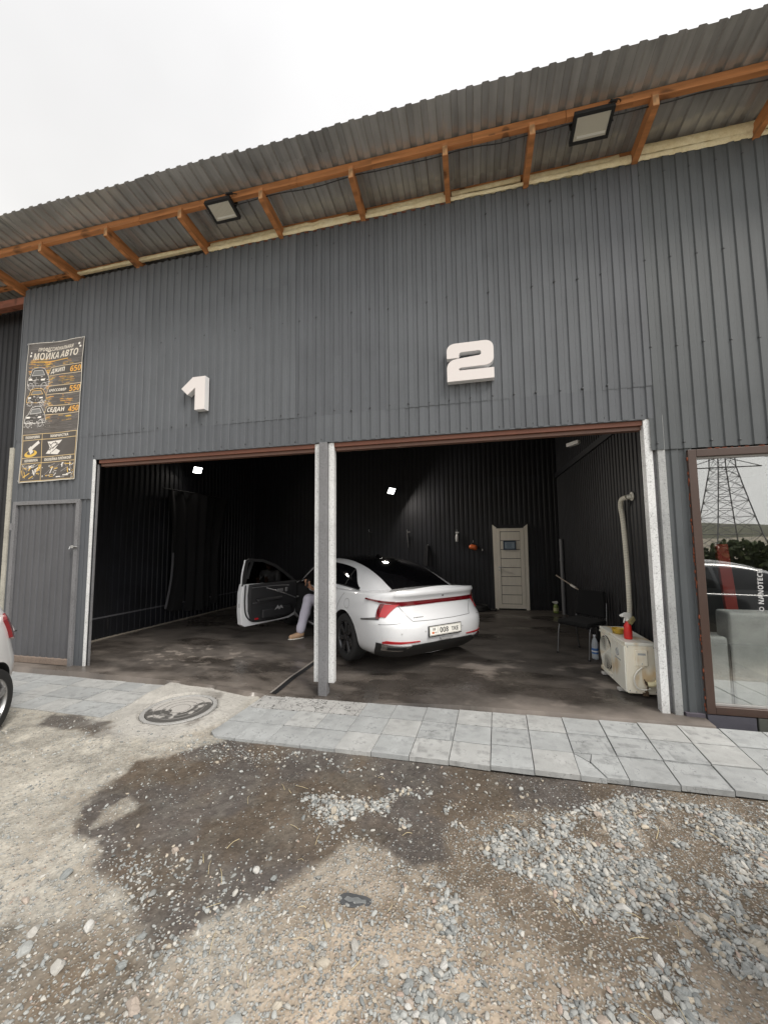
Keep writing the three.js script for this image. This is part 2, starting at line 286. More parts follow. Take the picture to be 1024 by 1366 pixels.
sheetRow(rightWall, 0, 5.2, -0.12, 3.15, 0, [M.inner, M.innerb]); sheetRow(rightWall, 0, 5.2, 3.15, 5.8, -0.01, [M.innerb]);
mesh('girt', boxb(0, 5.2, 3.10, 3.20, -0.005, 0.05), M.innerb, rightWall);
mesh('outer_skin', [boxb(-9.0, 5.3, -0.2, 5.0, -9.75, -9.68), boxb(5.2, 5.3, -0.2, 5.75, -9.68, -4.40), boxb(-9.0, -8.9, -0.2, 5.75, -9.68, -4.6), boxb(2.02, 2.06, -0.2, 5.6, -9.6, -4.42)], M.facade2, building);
mesh('drain_pipe', [cyl(0.04, 0.04, 1.75, 1.94, 0.78, -9.15, 14), cyl(0.047, 0.047, 0.06, 1.94, 1.2, -9.15, 14)], std([0.17, 0.17, 0.18], 0.45), building);

// cream interior door with seven grooves
{
  const d = sub('interior_door', building); d.position.set(0.895, 0, -9.575);
  const cream = std([0.90, 0.84, 0.73], 0.5, 0, { map: T_wood, }); cream.map = tex(256, 256, (u, v) => { const n = fbm(u * 40, v * 4, 4, 40); return g3(0.92 + 0.14 * (n - 0.5)); }, true, 1);
  const dark = std([0.10, 0.085, 0.07], 0.6);
  mesh('door_leaf', [boxb(-0.31, -0.235, 0.03, 1.93, 0.005, 0.045, 0.003), boxb(0.225, 0.31, 0.03, 1.93, 0.005, 0.045, 0.003), boxb(-0.234, 0.224, 1.855, 1.93, 0.005, 0.045, 0.003), boxb(-0.234, 0.224, 0.03, 0.13, 0.005, 0.045, 0.003)], cream, d);
  mesh('groove_backing', boxb(-0.24, 0.23, 0.1, 1.87, 0.004, 0.024), dark, d);
  const n = 8, y0 = 0.135, y1 = 1.85, h = (y1 - y0) / n;
  for (let i = 0; i < n; i++) mesh('door_board', boxb(-0.228, 0.218, y0 + i * h + 0.006, y0 + (i + 1) * h - 0.008, 0.02, 0.041, 0.003), cream, d);
  for (const s of [-1, 1]) { const cs = shapeOf([[s * 0.315, -0.02], [s * 0.385, -0.02], [s * 0.40, 2.02], [s * 0.315, 1.95]]); const g = extrude(cs, 0.03, 0.002); g.translate(0, 0, 0.01); mesh('casing', muv(g), cream, d); }
  mesh('handle', [cyl(0.024, 0.024, 0.02, -0.27, 1.0, 0.055, 16, 'z'), rod([-0.27, 1.0, 0.075], [-0.17, 1.0, 0.08], 0.009), cyl(0.018, 0.018, 0.012, -0.27, 0.93, 0.052, 14, 'z')], M.steel, d);
  mesh('door_reveal', boxb(-0.40, 0.40, -0.1, 2.02, -0.012, 0.003), M.innerb, d);
}

// office window at the right with its brown frame and dark brick plinth
{
  const w = sub('window', building); const x0 = 2.062, x1 = 4.4, y0 = 0.015, y1 = 2.485;
  const fr = std([0.075, 0.046, 0.036], 0.4, 0, { map: T_paint });
  mesh('window_frame', [boxb(x0, x0 + 0.072, y0, y1, ZF - 0.05, ZF + 0.035, 0.005), boxb(x0 + 0.072, x1, y1 - 0.072, y1, ZF - 0.05, ZF + 0.034, 0.005), boxb(x0 + 0.072, x1, y0, y0 + 0.07, ZF - 0.05, ZF + 0.034, 0.005), boxb(x1, x1 + 0.07, y0, y1, ZF - 0.05, ZF + 0.035, 0.005)], fr, w);
  { // bead of orange mounting foam along the frame's edge
    seed(8); const bl = []; for (let y = 0.05; y < 2.45; y += 0.035) if (rnd() < 0.5) { const s = new THREE.IcosahedronGeometry(rr(0.007, 0.014), 1); s.scale(0.5, rr(1.4, 2.6), 0.8); s.translate(x0 - 0.003 + rr(-0.002, 0.003), y, ZF + 0.014 + rr(-0.008, 0.012)); bl.push(s); }
    for (let x = 2.07; x < 3.4; x += 0.06) if (rnd() < 0.6) { const s = new THREE.IcosahedronGeometry(rr(0.006, 0.011), 1); s.scale(rr(1.4, 3), 0.5, 0.8); s.translate(x, y1 + 0.003, ZF + 0.03); bl.push(s); }
    tag(mesh('foam_bead', bl, M.foamEdge, w), null, null, null, 'stuff');
  }
  const glass = phys([0.98, 1.0, 0.99], 0.0, 0, { transmission: 1, thickness: 0, ior: 3.1 });
  mesh('pane', boxb(x0 + 0.07, x1, y0 + 0.068, y1 - 0.07, ZF - 0.022, ZF - 0.016), glass, w);
  mesh('glazing_bead', [boxb(x0 + 0.073, x1, y0 + 0.071, y0 + 0.088, ZF - 0.014, ZF + 0.004), boxb(x0 + 0.073, x1, y1 - 0.09, y1 - 0.073, ZF - 0.014, ZF + 0.004)], std([0.35, 0.34, 0.33], 0.4), w);
  const pl = sub('plinth', building); seed(5);
  for (let x = 1.89, k = 0; x < 5.2; k++) { const L = k ? 0.39 : 0.17; const b = mesh('brick', box(L - 0.012, rr(0.118, 0.124), 0.10, 0, 0, 0, 0.006), std([0.085, 0.09, 0.097].map((q) => q * rr(0.8, 1.1)), 0.8, 0, { map: T_paint }), pl); b.position.set(x + L / 2, -0.052, ZF - 0.02 + rr(-0.004, 0.004)); x += L; }
  mesh('mortar', boxb(1.89, 5.2, -0.2, 0.005, ZF - 0.11, ZF - 0.035), std([0.12, 0.115, 0.11], 0.9), pl);
  // office room
  mesh('office_room', [boxb(2.06, 5.2, -0.1, 0.0, -8.6, ZF - 0.06), boxb(2.06, 5.2, -0.1, 2.9, -8.65, -8.6), boxb(2.06, 5.2, 2.8, 2.9, -8.6, -4.42)], std([0.10, 0.10, 0.10], 0.8), building);
}
// ------------------------------------------------------------------ ground, apron, paving, floor
const inPoly = (p, x, z) => { let c = false; for (let i = 0, j = p.length - 1; i < p.length; j = i++) { const [a, b] = p[i], [d, e] = p[j]; if ((b > z) !== (e > z) && x < ((d - a) * (z - b)) / (e - b) + a) c = !c; } return c; };
function polyDist(p, x, z) { let m = 1e9; for (let i = 0, j = p.length - 1; i < p.length; j = i++) { const [ax, az] = p[j], [bx, bz] = p[i], dx = bx - ax, dz = bz - az; const t = clamp(((x - ax) * dx + (z - az) * dz) / (dx * dx + dz * dz)); const d = Math.hypot(x - ax - t * dx, z - az - t * dz); if (d < m) m = d; } return inPoly(p, x, z) ? m : -m; }
const WET = [[-2.20, -3.12], [-2.43, -2.88], [-2.69, -2.66], [-2.65, -2.42], [-2.66, -2.23], [-2.55, -2.08], [-2.39, -1.98], [-2.21, -1.96], [-2.15, -1.89], [-2.08, -1.82], [-1.88, -1.76], [-1.70, -1.66], [-1.52, -1.52], [-1.34, -1.46], [-1.22, -1.58], [-1.11, -1.77], [-0.93, -1.98], [-0.81, -2.10], [-0.73, -2.26], [-0.59, -2.23], [-0.32, -2.14], [-0.16, -2.22], [-0.22, -2.43], [0.00, -2.63], [0.29, -2.73], [0.66, -2.78], [1.01, -2.92], [1.20, -3.08], [0.95, -3.2], [0.34, -3.2], [-0.45, -3.2], [-1.34, -3.2], [-2.2, -3.2]];
const WET2 = [[-4.3, -3.17], [-3.9, -3.2], [-3.45, -3.12], [-3.05, -2.9], [-3.25, -2.82], [-3.6, -2.92], [-4.1, -2.9]];
const ISLAND = [[-2.48, -2.17], [-2.38, -2.27], [-2.24, -2.18], [-2.26, -2.08], [-2.33, -2.06]];
const BROWN = [[[-0.32, -2.18], [0, -2.36], [0.17, -2.11], [0.18, -1.89], [-0.01, -1.89], [-0.19, -2.03]], [[0.19, -1.96], [0.40, -2.07], [0.65, -1.97], [0.67, -1.83], [0.44, -1.78], [0.25, -1.79]], [[0.99, -2.58], [1.62, -2.77], [1.6, -2.2], [1.03, -1.83], [0.92, -1.91], [0.93, -2.09], [0.95, -2.33]], [[1.3, -3.1], [2.3, -3.1], [2.2, -2.85], [1.5, -2.8]]];
const GRAVEL = [[[-0.16, -2.22], [0, -2.57], [0.56, -2.76], [1.10, -3.06], [1.78, -3.02], [2.6, -2.6], [1.4, -1.5], [0.99, -1.6], [0.82, -1.73], [0.71, -1.92], [0.53, -2.08], [0.29, -2.18], [0.03, -2.26]], [[-0.41, -2.09], [-0.17, -2.24], [-0.05, -1.91], [-0.17, -1.82], [-0.37, -1.95]], [[-1.10, -2.62], [-0.40, -2.78], [0.05, -2.55], [-0.15, -2.22], [-0.55, -2.05], [-0.95, -2.35]], [[-0.44, -1.35], [-0.38, -1.68], [-0.14, -1.79], [0.03, -1.45]], [[0.09, -1.40], [0.34, -1.78], [1.03, -1.94], [1.1, -1.4]]];
const SPARSE = [[[-1.02, -2.38], [-0.70, -2.32], [-0.39, -2.12], [-0.55, -1.95], [-0.80, -2.08]], [[-2.68, -2.83], [-2.2, -3.1], [-1.31, -3.1], [-1.77, -2.80]], [[-2.20, -1.93], [-1.73, -1.93], [-1.54, -1.78], [-1.93, -1.72]], [[-1.9, -1.9], [-0.9, -1.85], [-0.6, -1.2], [-1.6, -1.1]], [[-0.9, -1.9], [-0.4, -2.0], [0.6, -1.9], [0.7, -1.3], [-0.6, -1.2]]];
// brown tan area: lower right of a line
const wetAt = (x, z) => { const wx = x + 0.18 * (fbm(x * 3.1, z * 3.1, 5) - 0.5) + 0.07 * (fbm(x * 14, z * 14, 3) - 0.5), wz = z + 0.18 * (fbm(x * 3.1 + 40, z * 3.1, 5) - 0.5) + 0.07 * (fbm(x * 14 + 9, z * 14, 3) - 0.5); let w = smooth(-0.035, 0.05, polyDist(WET, wx, wz)); w = Math.max(w, smooth(-0.04, 0.05, polyDist(WET2, wx, wz)) * 0.9); w *= 1 - smooth(-0.02, 0.03, polyDist(ISLAND, wx, wz)); return w; };
const brownAt = (x, z) => { const wx = x + 0.5 * (fbm(x * 3 + 4, z * 3, 5) - 0.5) + 0.1 * (fbm(x * 16, z * 16, 3) - 0.5), wz = z + 0.5 * (fbm(x * 3 + 14, z * 3, 5) - 0.5) + 0.1 * (fbm(x * 16 + 7, z * 16, 3) - 0.5); let b = 0; for (const p of BROWN) b = Math.max(b, smooth(-0.12, 0.12, polyDist(p, wx, wz))); return b; };
const gravelAt = (x, z) => { const wx = x + 0.3 * (fbm(x * 2.6 + 70, z * 2.6, 4) - 0.5), wz = z + 0.3 * (fbm(x * 2.6 + 84, z * 2.6, 4) - 0.5); let g = 0; for (const p of GRAVEL) g = Math.max(g, smooth(-0.06, 0.1, polyDist(p, wx, wz))); return g * smooth(0.41, 0.54, 0.6 * fbm(x * 2.7 + 5, z * 2.7 + 5, 3) + 0.4 * fbm(x * 8 + 3, z * 8, 3)); };
const sparseAt = (x, z) => { let g = 0; for (const p of SPARSE) g = Math.max(g, smooth(-0.1, 0.12, polyDist(p, x, z))); return g; };
// paving plane heights
const paveY = (x, z) => x > -3 ? -0.118 + 0.0145 * (x + 2.4) + 0.016 * clamp((-3.1 - z) / 0.9) : -0.098;
const MAN = [-3.01, -3.50];
function groundY(x, z) {
  let y = -0.128;
  const md = Math.hypot(x - MAN[0], z - MAN[1]);
  y += 0.020 * smooth(0.9, 0.5, md);                                        // concrete collar of the manhole
                // apron between the two pavements
  y += 0.03 * smooth(-2.0, -3.4, x) * smooth(-1.5, -3, z);
  y += 0.040 * smooth(0.0, 2.2, x) * smooth(-2.3, -3.05, z);
  const rough = smooth(0.42, 0.62, md);
  y += (0.030 * (fbm(x * 1.9, z * 1.9, 4) - 0.5) + 0.022 * (fbm(x * 11, z * 11, 5) - 0.5)) * rough * (1 - 0.55 * wetAtCheap(x, z));
  y -= 0.10 * smooth(-3.14, -3.24, z) * smooth(-2.44, -2.36, x);                 // falls away under the slabs
  y = lerp(y, -0.105, smooth(-2.7, -3.1, z) * smooth(-3.3, -3.6, x) * 0.9); y -= 0.10 * smooth(-3.19, -3.26, z) * smooth(-3.66, -3.75, x);
  if (z < -3.55) y = lerp(y, floorLevel(x) - 0.014, smooth(-3.45, -3.72, z) * smooth(-2.30, -2.46, x) * smooth(-3.70, -3.6, x));
  y -= 0.25 * smooth(-4.05, -4.2, z);
  if (md < 0.36) y -= 0.06;
  const far = Math.max(0, Math.hypot(x, z) - 6); y -= 0.55 * (1 - Math.exp(-far / 14)) * smooth(-1, 3, z);
  return y;
}
const floorLevel = (x) => -0.125 * Math.exp(-(((x + 1.75) / 1.05) ** 2)) - 0.03;
function wetAtCheap(x, z) { return x > -2.8 && x < 1.3 && z > -3.3 && z < -1 ? smooth(-0.05, 0.05, polyDist(WET, x, z)) : 0; }
const GX0 = -5.6, GX1 = 3.6, GZ0 = -4.5, GZ1 = -0.7;
{
  seed(77);
  const W = 2048, H = 1024, colour = new Uint8Array(W * H * 4), rough = new Uint8Array(W * H * 4), bumpD = new Uint8Array(W * H * 4);
  for (let j = 0; j < H; j++) for (let i = 0; i < W; i++) {
    const x = lerp(GX0, GX1, (i + 0.5) / W), z = lerp(GZ1, GZ0, (j + 0.5) / H), k = (j * W + i) * 4;
    const n1 = fbm(x * 1.7, z * 1.7, 5), n2 = fbm(x * 9 + 30, z * 9, 5), n3 = fbm(x * 42, z * 42 + 8, 3), n4 = vnoise(x * 150, z * 150), n5 = fbm(x * 4.3 + 11, z * 4.3 + 60, 5);
    const wet = wetAt(x, z), tanK = smooth(-0.35, 0.6, (x + 1.05) * 0.72 - (-1.65 - z) * 0.55 + 1.1 * (n1 - 0.5)), br = brownAt(x, z), gr = gravelAt(x, z), spq = sparseAt(x, z);
    const damp = smooth(-0.42, 0.08, polyDist(WET, x, z) + 0.5 * (n5 - 0.5) + 0.2 * (n2 - 0.5)), lowL = smooth(0.35, -0.15, Math.hypot((x + 1.75) * 0.9, (z + 1.1) * 1.3) - 0.45 + 0.6 * (n5 - 0.5));
    // dry dust (pale, left), tan soil (front), brown soil
    let r = lerp(0.458, 0.44, tanK), g = lerp(0.430, 0.365, tanK), b = lerp(0.372, 0.282, tanK);
    const bl = clamp(br * smooth(0.25, 0.6, n2 * 0.6 + n3 * 0.4) * 1.05 + 0.55 * tanK * smooth(0.52, 0.68, n5) + 0.55 * damp * smooth(0.38, 0.62, n2) + 0.75 * lowL + 0.5 * gr * smooth(0.35, 0.6, n2) + 0.95 * smooth(-0.7, 0.15, x + 0.5 * (n1 - 0.5)) * smooth(-1.75, -2.25, z + 0.7 * (n5 - 0.5)) * smooth(0.3, 0.5, n5 * 0.6 + n2 * 0.4) + 0.5 * smooth(0.2, 0.7, x) * smooth(0.42, 0.56, n5)); r = lerp(r, 0.155, bl); g = lerp(g, 0.122, bl); b = lerp(b, 0.088, bl);
    const mott = clamp(0.50 + 0.62 * n2 + 0.5 * (n5 - 0.5) + 0.42 * (n3 - 0.5) + 0.26 * (n4 - 0.5), 0.3, 1.25); r *= mott; g *= mott; b *= mott;
    // wet mud
    const brownWet = smooth(0.4, 0.65, fbm(x * 2.3 + 50, z * 2.3, 4));
    let wr = lerp(0.108, 0.118, brownWet), wg = lerp(0.094, 0.092, brownWet), wb = lerp(0.084, 0.068, brownWet); const wm = 0.52 + 0.55 * n2 + 0.5 * (n5 - 0.5) + 0.45 * (n3 - 0.5) + 0.25 * (n4 - 0.5); wr *= wm; wg *= wm; wb *= wm;
    const wk = clamp(wet * (0.86 + 0.16 * smooth(0.3, 0.55, n2))); r = lerp(r, wr, wk); g = lerp(g, wg, wk); b = lerp(b, wb, wk);
    // pressed-in grit and small pebbles, down to a few millimetres
    let ht = 0.35 * n3 + 0.25 * n2 + 0.12 * n4;
    for (const [fq, share, rad] of [[62, 0.10 + 0.62 * gr + 0.2 * spq + 0.18 * tanK * (1 - wet) - 0.07 * wet, 0.46], [115, 0.20 + 0.4 * gr + 0.15 * tanK - 0.17 * wet, 0.42]]) {
      const px = x * fq + 0.5 * (n2 - 0.5), pz = z * fq, ix = Math.floor(px), iz = Math.floor(pz); let bd = 9, bid = 0;
      for (let q = -1; q <= 1; q++) for (let w = -1; w <= 1; w++) { const h = hash2(ix + q + 700, iz + w + 300 + fq), h2 = hash2(ix + q - 900, iz + w + fq * 3); const d = Math.hypot((ix + q + 0.2 + 0.6 * h - px) * (0.8 + 0.5 * h2), iz + w + 0.2 + 0.6 * h2 - pz); if (d < bd) { bd = d; bid = hash2(ix + q + 41, iz + w + 77 + fq); } }
      if (bid < share) { const rr0 = rad * (0.6 + 0.4 * hash2(Math.floor(bid * 1e6), 5)), inn = smooth(rr0, rr0 * 0.8, bd), c = hash2(Math.floor(bid * 1e6), 9), k0 = 0.7 + 0.6 * hash2(Math.floor(bid * 1e6), 3); const pc = c < 0.6 ? [0.36, 0.375, 0.37] : c < 0.85 ? [0.45, 0.42, 0.37] : [0.44, 0.35, 0.29]; r = lerp(r, pc[0] * k0, inn * 0.85); g = lerp(g, pc[1] * k0, inn * 0.85); b = lerp(b, pc[2] * k0, inn * 0.85); ht += 0.45 * inn * (fq < 100 ? 1 : 0.6); const rim = smooth(rr0 * 1.25, rr0, bd) * (1 - inn) * 0.3; r *= 1 - rim; g *= 1 - rim; b *= 1 - rim; }
    }
    bumpD[k] = bumpD[k + 1] = bumpD[k + 2] = clamp(ht * 0.62) * 255; bumpD[k + 3] = 255;
    // poured apron and collar
    const md = Math.hypot(x - MAN[0], z - MAN[1]);
    let ap = Math.max(smooth(0.70, 0.50, md + 0.25 * (n2 - 0.5)), smooth(-3.0, -3.25, z + 0.4 * (n2 - 0.5)) * smooth(-2.35, -2.55, x) * smooth(-3.8, -3.6, x));
    if (ap > 0) { const c = 0.40 + 0.16 * (n2 - 0.5) + 0.08 * (n3 - 0.5); const da = smooth(0.48, 0.62, fbm(x * 3.4 + 5, z * 3.4 + 21, 4)) * smooth(-3.25, -2.6, x) * 0.75; r = lerp(r, lerp(c * 1.04, 0.085, da), ap); g = lerp(g, lerp(c, 0.070, da), ap); b = lerp(b, lerp(c * 0.92, 0.058, da), ap); }
    colour[k] = toS(clamp(r)) * 255; colour[k + 1] = toS(clamp(g)) * 255; colour[k + 2] = toS(clamp(b)) * 255; colour[k + 3] = 255;
    const ro = clamp(lerp(0.96, 0.68 - 0.1 * n1, wet)); rough[k] = rough[k + 1] = rough[k + 2] = ro * 255; rough[k + 3] = 255;
  }
  const mk = (d, srgb) => { const t = new THREE.DataTexture(d, W, H, THREE.RGBAFormat, THREE.UnsignedByteType); t.magFilter = THREE.LinearFilter; t.minFilter = THREE.LinearMipmapLinearFilter; t.generateMipmaps = true; if (srgb) t.colorSpace = THREE.SRGBColorSpace; t.needsUpdate = true; return t; };
  const near = std([1, 1, 1], 1, 0, { map: mk(colour, true), roughnessMap: mk(rough, false), bumpMap: mk(bumpD, false), bumpScale: 0.020 });
  const farTex = tex(512, 512, (u, v) => { const n = fbm(u * 7, v * 7, 6, 7), f = vnoise(u * 90, v * 90, 90); return [0.27 + 0.22 * (n - 0.5) + 0.05 * f, 0.235 + 0.2 * (n - 0.5) + 0.05 * f, 0.18 + 0.18 * (n - 0.5) + 0.04 * f]; }, true, 3.1);
  const far = std([1, 1, 1], 0.95, 0, { map: farTex });
  const line = (a, b, step, out) => { const l = []; for (const o of out.slice().reverse()) l.push(a - o); for (let v = a; v < b - step * 0.5; v += step) l.push(v); l.push(b); for (const o of out) l.push(b + o); return l; };
  const out = [0.15, 0.4, 0.8, 1.5, 2.5, 4, 6, 9, 14, 22, 35, 60, 110, 220, 420];
  const xs = line(GX0, GX1, 0.017, out), zs = line(GZ0, GZ1, 0.017, out);
  const nx = xs.length, nz = zs.length, pos = new Float32Array(nx * nz * 3), uv = new Float32Array(nx * nz * 2);
  for (let j = 0; j < nz; j++) for (let i = 0; i < nx; i++) { const k = j * nx + i, x = xs[i], z = zs[j]; pos[k * 3] = x; pos[k * 3 + 1] = groundY(x, z); pos[k * 3 + 2] = z; uv[k * 2] = (x - GX0) / (GX1 - GX0); uv[k * 2 + 1] = (z - GZ1) / (GZ0 - GZ1); }
  const a = [], b = [];
  for (let j = 0; j + 1 < nz; j++) for (let i = 0; i + 1 < nx; i++) { const k = j * nx + i; const cx = (xs[i] + xs[i + 1]) / 2, cz = (zs[j] + zs[j + 1]) / 2; (cx > GX0 && cx < GX1 && cz > GZ0 && cz < GZ1 ? a : b).push(k, k + nx, k + 1, k + 1, k + nx, k + nx + 1); }
  const all = new THREE.BufferGeometry(); all.setAttribute('position', new THREE.BufferAttribute(pos, 3)); all.setAttribute('uv', new THREE.BufferAttribute(uv, 2)); all.setIndex([...[]]); const idx = new Uint32Array(a.length + b.length); idx.set(a); idx.set(b, a.length); all.setIndex(new THREE.BufferAttribute(idx, 1)); all.computeVertexNormals(); all.addGroup(0, a.length, 0); all.addGroup(a.length, b.length, 1);
  farTex.repeat.set(9.2 / 3.1, 3.8 / 3.1);
  var ground = structure('ground', all, [near, far]);
}

// stones: the largest are single pieces of the ground, the rest is gravel
function stoneGeo(s, det = 2) {
  const g = mergeVertices(new THREE.IcosahedronGeometry(1, det).deleteAttribute('normal').deleteAttribute('uv')); const p = g.attributes.position; const v = new THREE.Vector3();
  const cuts = []; seed(500 + s); for (let i = 0; i < 11; i++) cuts.push([new THREE.Vector3(rr(-1, 1), rr(-1, 1), rr(-1, 1)).normalize(), rr(0.5, 0.85)]);
  for (let i = 0; i < p.count; i++) { v.fromBufferAttribute(p, i); for (const [n, d] of cuts) { const e = v.dot(n) - d; if (e > 0) v.addScaledVector(n, -e * 0.95); } const k = 1 + 0.16 * (fbm(v.x * 2 + s * 7, v.y * 2 + v.z * 2, 3) - 0.5); p.setXYZ(i, v.x * k, v.y * k, v.z * k); }
  g.computeVertexNormals(); return det > 1 ? toCreasedNormals(g, 0.38) : g;
}
{
  const big = [], small = []; for (let i = 0; i < 7; i++) { big.push(stoneGeo(i, 2)); small.push(stoneGeo(20 + i, 1)); }
  const stoneTex = tex(256, 256, (u, v) => { const n = fbm(u * 9, v * 9, 5, 9), f = vnoise(u * 70, v * 70, 70); return g3(0.80 + 0.4 * (n - 0.5) + 0.16 * (f - 0.5)); }, true, 1);
  for (const g of [...big, ...small]) { const p = g.attributes.position, uv = new Float32Array(p.count * 2); for (let i = 0; i < p.count; i++) { uv[i * 2] = p.getX(i) * 0.4 + p.getY(i) * 0.13; uv[i * 2 + 1] = p.getZ(i) * 0.4 + p.getY(i) * 0.2; } g.setAttribute('uv', new THREE.BufferAttribute(uv, 2)); }
  const tint = () => { const t = rnd(), k = rr(0.66, 1.24); const c = t < 0.50 ? [0.39, 0.40, 0.385] : t < 0.66 ? [0.29, 0.305, 0.30] : t < 0.88 ? [0.50, 0.485, 0.445] : t < 0.985 ? [0.49, 0.435, 0.35] : [0.46, 0.36, 0.30]; return c.map((q) => q * k); };
  const kinds = [[0.39, 0.40, 0.385], [0.28, 0.295, 0.29], [0.47, 0.455, 0.42], [0.50, 0.45, 0.37], [0.58, 0.57, 0.54], [0.46, 0.39, 0.33]].map((c) => std(c, 0.85, 0, { map: stoneTex }));
  seed(4242);
  const picks = [];
  const okSpot = (x, z) => !(z < -3.10 && x > -2.5) && !(z < -3.15 && x < -3.55) && Math.hypot(x - MAN[0], z - MAN[1]) > 0.45 && z > -3.9;
  // candidates, scored by size over distance; the top 300 become pieces
  const tryAdd = (x, z, s) => { if (okSpot(x, z)) picks.push([x, z, s, s / Math.hypot(x, z, 1.7)]); };
  for (let i = 0; i < 150000; i++) {
    const x = rr(-5.4, 3.4), z = rr(-3.3, -0.75);
    const g = gravelAt(x, z), sp = sparseAt(x, z), wet = wetAt(x, z), front = smooth(-2.2, -1.5, z);
    const clump = smooth(0.5, 0.72, fbm(x * 4 + 13, z * 4, 4));
    const dens = g * 1.0 + sp * 0.22 * (0.3 + clump) + 0.13 * front + 0.07 * (1 - wet) * clump + 0.022;
    if (rnd() > dens) continue;
    const u = rnd(); let s = g > 0.3 ? lerp(0.005, 0.019, u * u) : lerp(0.004, 0.014, u * u * u); if (rnd() < 0.03) s *= rr(1.3, 1.8); tryAdd(x, z, s);
  }
  for (let i = 0; i < 42000; i++) { const x = rr(-4.6, 2.6), z = -0.9 - 2.3 * rnd(); const c = fbm(x * 3 + 3, z * 3 + 90, 4); if (rnd() < smooth(0.36, 0.66, c) * (0.9 - 0.84 * wetAt(x, z))) tryAdd(x, z, lerp(0.0016, 0.0055, rnd() * rnd())); }
  for (let i = 0; i < 26; i++) tryAdd(rr(-1.9, 1.0), rr(-2.0, -1.2), rr(0.018, 0.03));
  tryAdd(-1.98, -1.45, 0.030); tryAdd(-1.93, -1.38, 0.026); tryAdd(-2.15, -1.72, 0.025); tryAdd(-1.72, -1.36, 0.034);
  for (let i = 0; i < 80; i++) { const t = rnd(); tryAdd(lerp(-2.6, 0.5, t), -3.08 + rr(0, 0.25), rr(0.008, 0.017)); }
  picks.sort((a, b) => b[3] - a[3]);
  const place = (o, x, z, s) => { const f = rr(0.42, 0.75); o.scale.set(s * rr(0.8, 1.45), s * f, s * rr(0.75, 1.1)); o.rotation.set(rr(-0.22, 0.22), rr(0, 6.28), rr(-0.22, 0.22)); o.position.set(x, groundY(x, z) + s * f * rr(0.15, 0.6), z); };
  picks.slice(0, 300).forEach(([x, z, s]) => { const k = Math.floor(Math.pow(rnd(), 1.2) * 6); const m = mesh('stone', big[Math.floor(rnd() * 7)], kinds[Math.min(5, k)], ground); place(m, x, z, s); });
  const rest = picks.slice(300), gm = std([1, 1, 1], 0.85, 0, { map: stoneTex }), tmp = new THREE.Object3D(), col = new THREE.Color();
  for (let q = 0; q < 1; q++) {
    // one gravel object: seven shapes would be seven objects, so the shapes are one each of a merged pair
    const im = new THREE.InstancedMesh(small[2], gm, rest.length);
    rest.forEach(([x, z, s], i) => { place(tmp, x, z, s); tmp.rotation.x = rr(-0.5, 0.5) + (rnd() < 0.5 ? Math.PI : 0); tmp.updateMatrix(); im.setMatrixAt(i, tmp.matrix); const c = tint(); im.setColorAt(i, col.setRGB(...c)); });
    im.name = 'gravel'; im.castShadow = im.receiveShadow = true; scene.add(im); im.name = 'gravel'; tag(im, 'loose grey and tan gravel scattered over the dirt yard in front of the bays', 'gravel', null, 'stuff');
  }
  console.log('stones', picks.length);
  { // dead straws and twigs
    seed(9); const l = []; for (let i = 0; i < 46; i++) { const x = rr(-1.6, 1.6), z = rr(-2.9, -1.3), a = rr(0, 6.3), L = rr(0.03, 0.11), y = groundY(x, z) + 0.009; l.push(tube([[x, y, z], [x + Math.cos(a) * L * 0.5 + rr(-0.01, 0.01), y + rr(0, 0.01), z + Math.sin(a) * L * 0.5], [x + Math.cos(a) * L, groundY(x + Math.cos(a) * L, z + Math.sin(a) * L) + 0.006, z + Math.sin(a) * L]], rr(0.0008, 0.0018), 6, 4)); }
    top('dry_straw', l, std([0.55, 0.46, 0.28], 0.9), 'dry straw stalks lying on the gravel yard', 'straw', null, 'stuff');
  }
  { // flattened dark scrap half buried in the dirt
    const s = shapeOf([...Array(22)].map((_, i) => { const a = (i / 22) * 6.2832, k = 1 + 0.1 * Math.sin(a * 3 + 1) + 0.05 * Math.sin(a * 7); return [0.082 * k * Math.sign(Math.cos(a)) * Math.pow(Math.abs(Math.cos(a)), 0.7), 0.032 * k * Math.sin(a)]; })); const g = extrude(s, 0.003, 0.0025); g.rotateX(-Math.PI / 2);
    const t = thing('flattened_scrap', 'flat dark grey oval scrap pressed into the dirt in the foreground', 'scrap', [-0.6, groundY(-0.6, -1.9) + 0.002, -1.9], 0.05);
    mesh('scrap_plate', muv(g), std([0.11, 0.115, 0.12], 0.6, 0.2, { map: stoneTex }), t);
    const w = extrude(shapeOf([[-0.055, -0.006], [-0.03, -0.015], [-0.012, -0.010], [0.01, -0.017], [0.035, -0.010], [0.055, -0.012], [0.05, 0.006], [0.03, 0.004], [0.01, 0.014], [-0.02, 0.006], [-0.045, 0.012]]), 0.001, 0.001); w.rotateX(-Math.PI / 2); w.translate(0, 0.0062, 0); mesh('worn_patch', muv(w), std([0.24, 0.25, 0.25], 0.8, 0, { map: stoneTex }), t);
  }
}

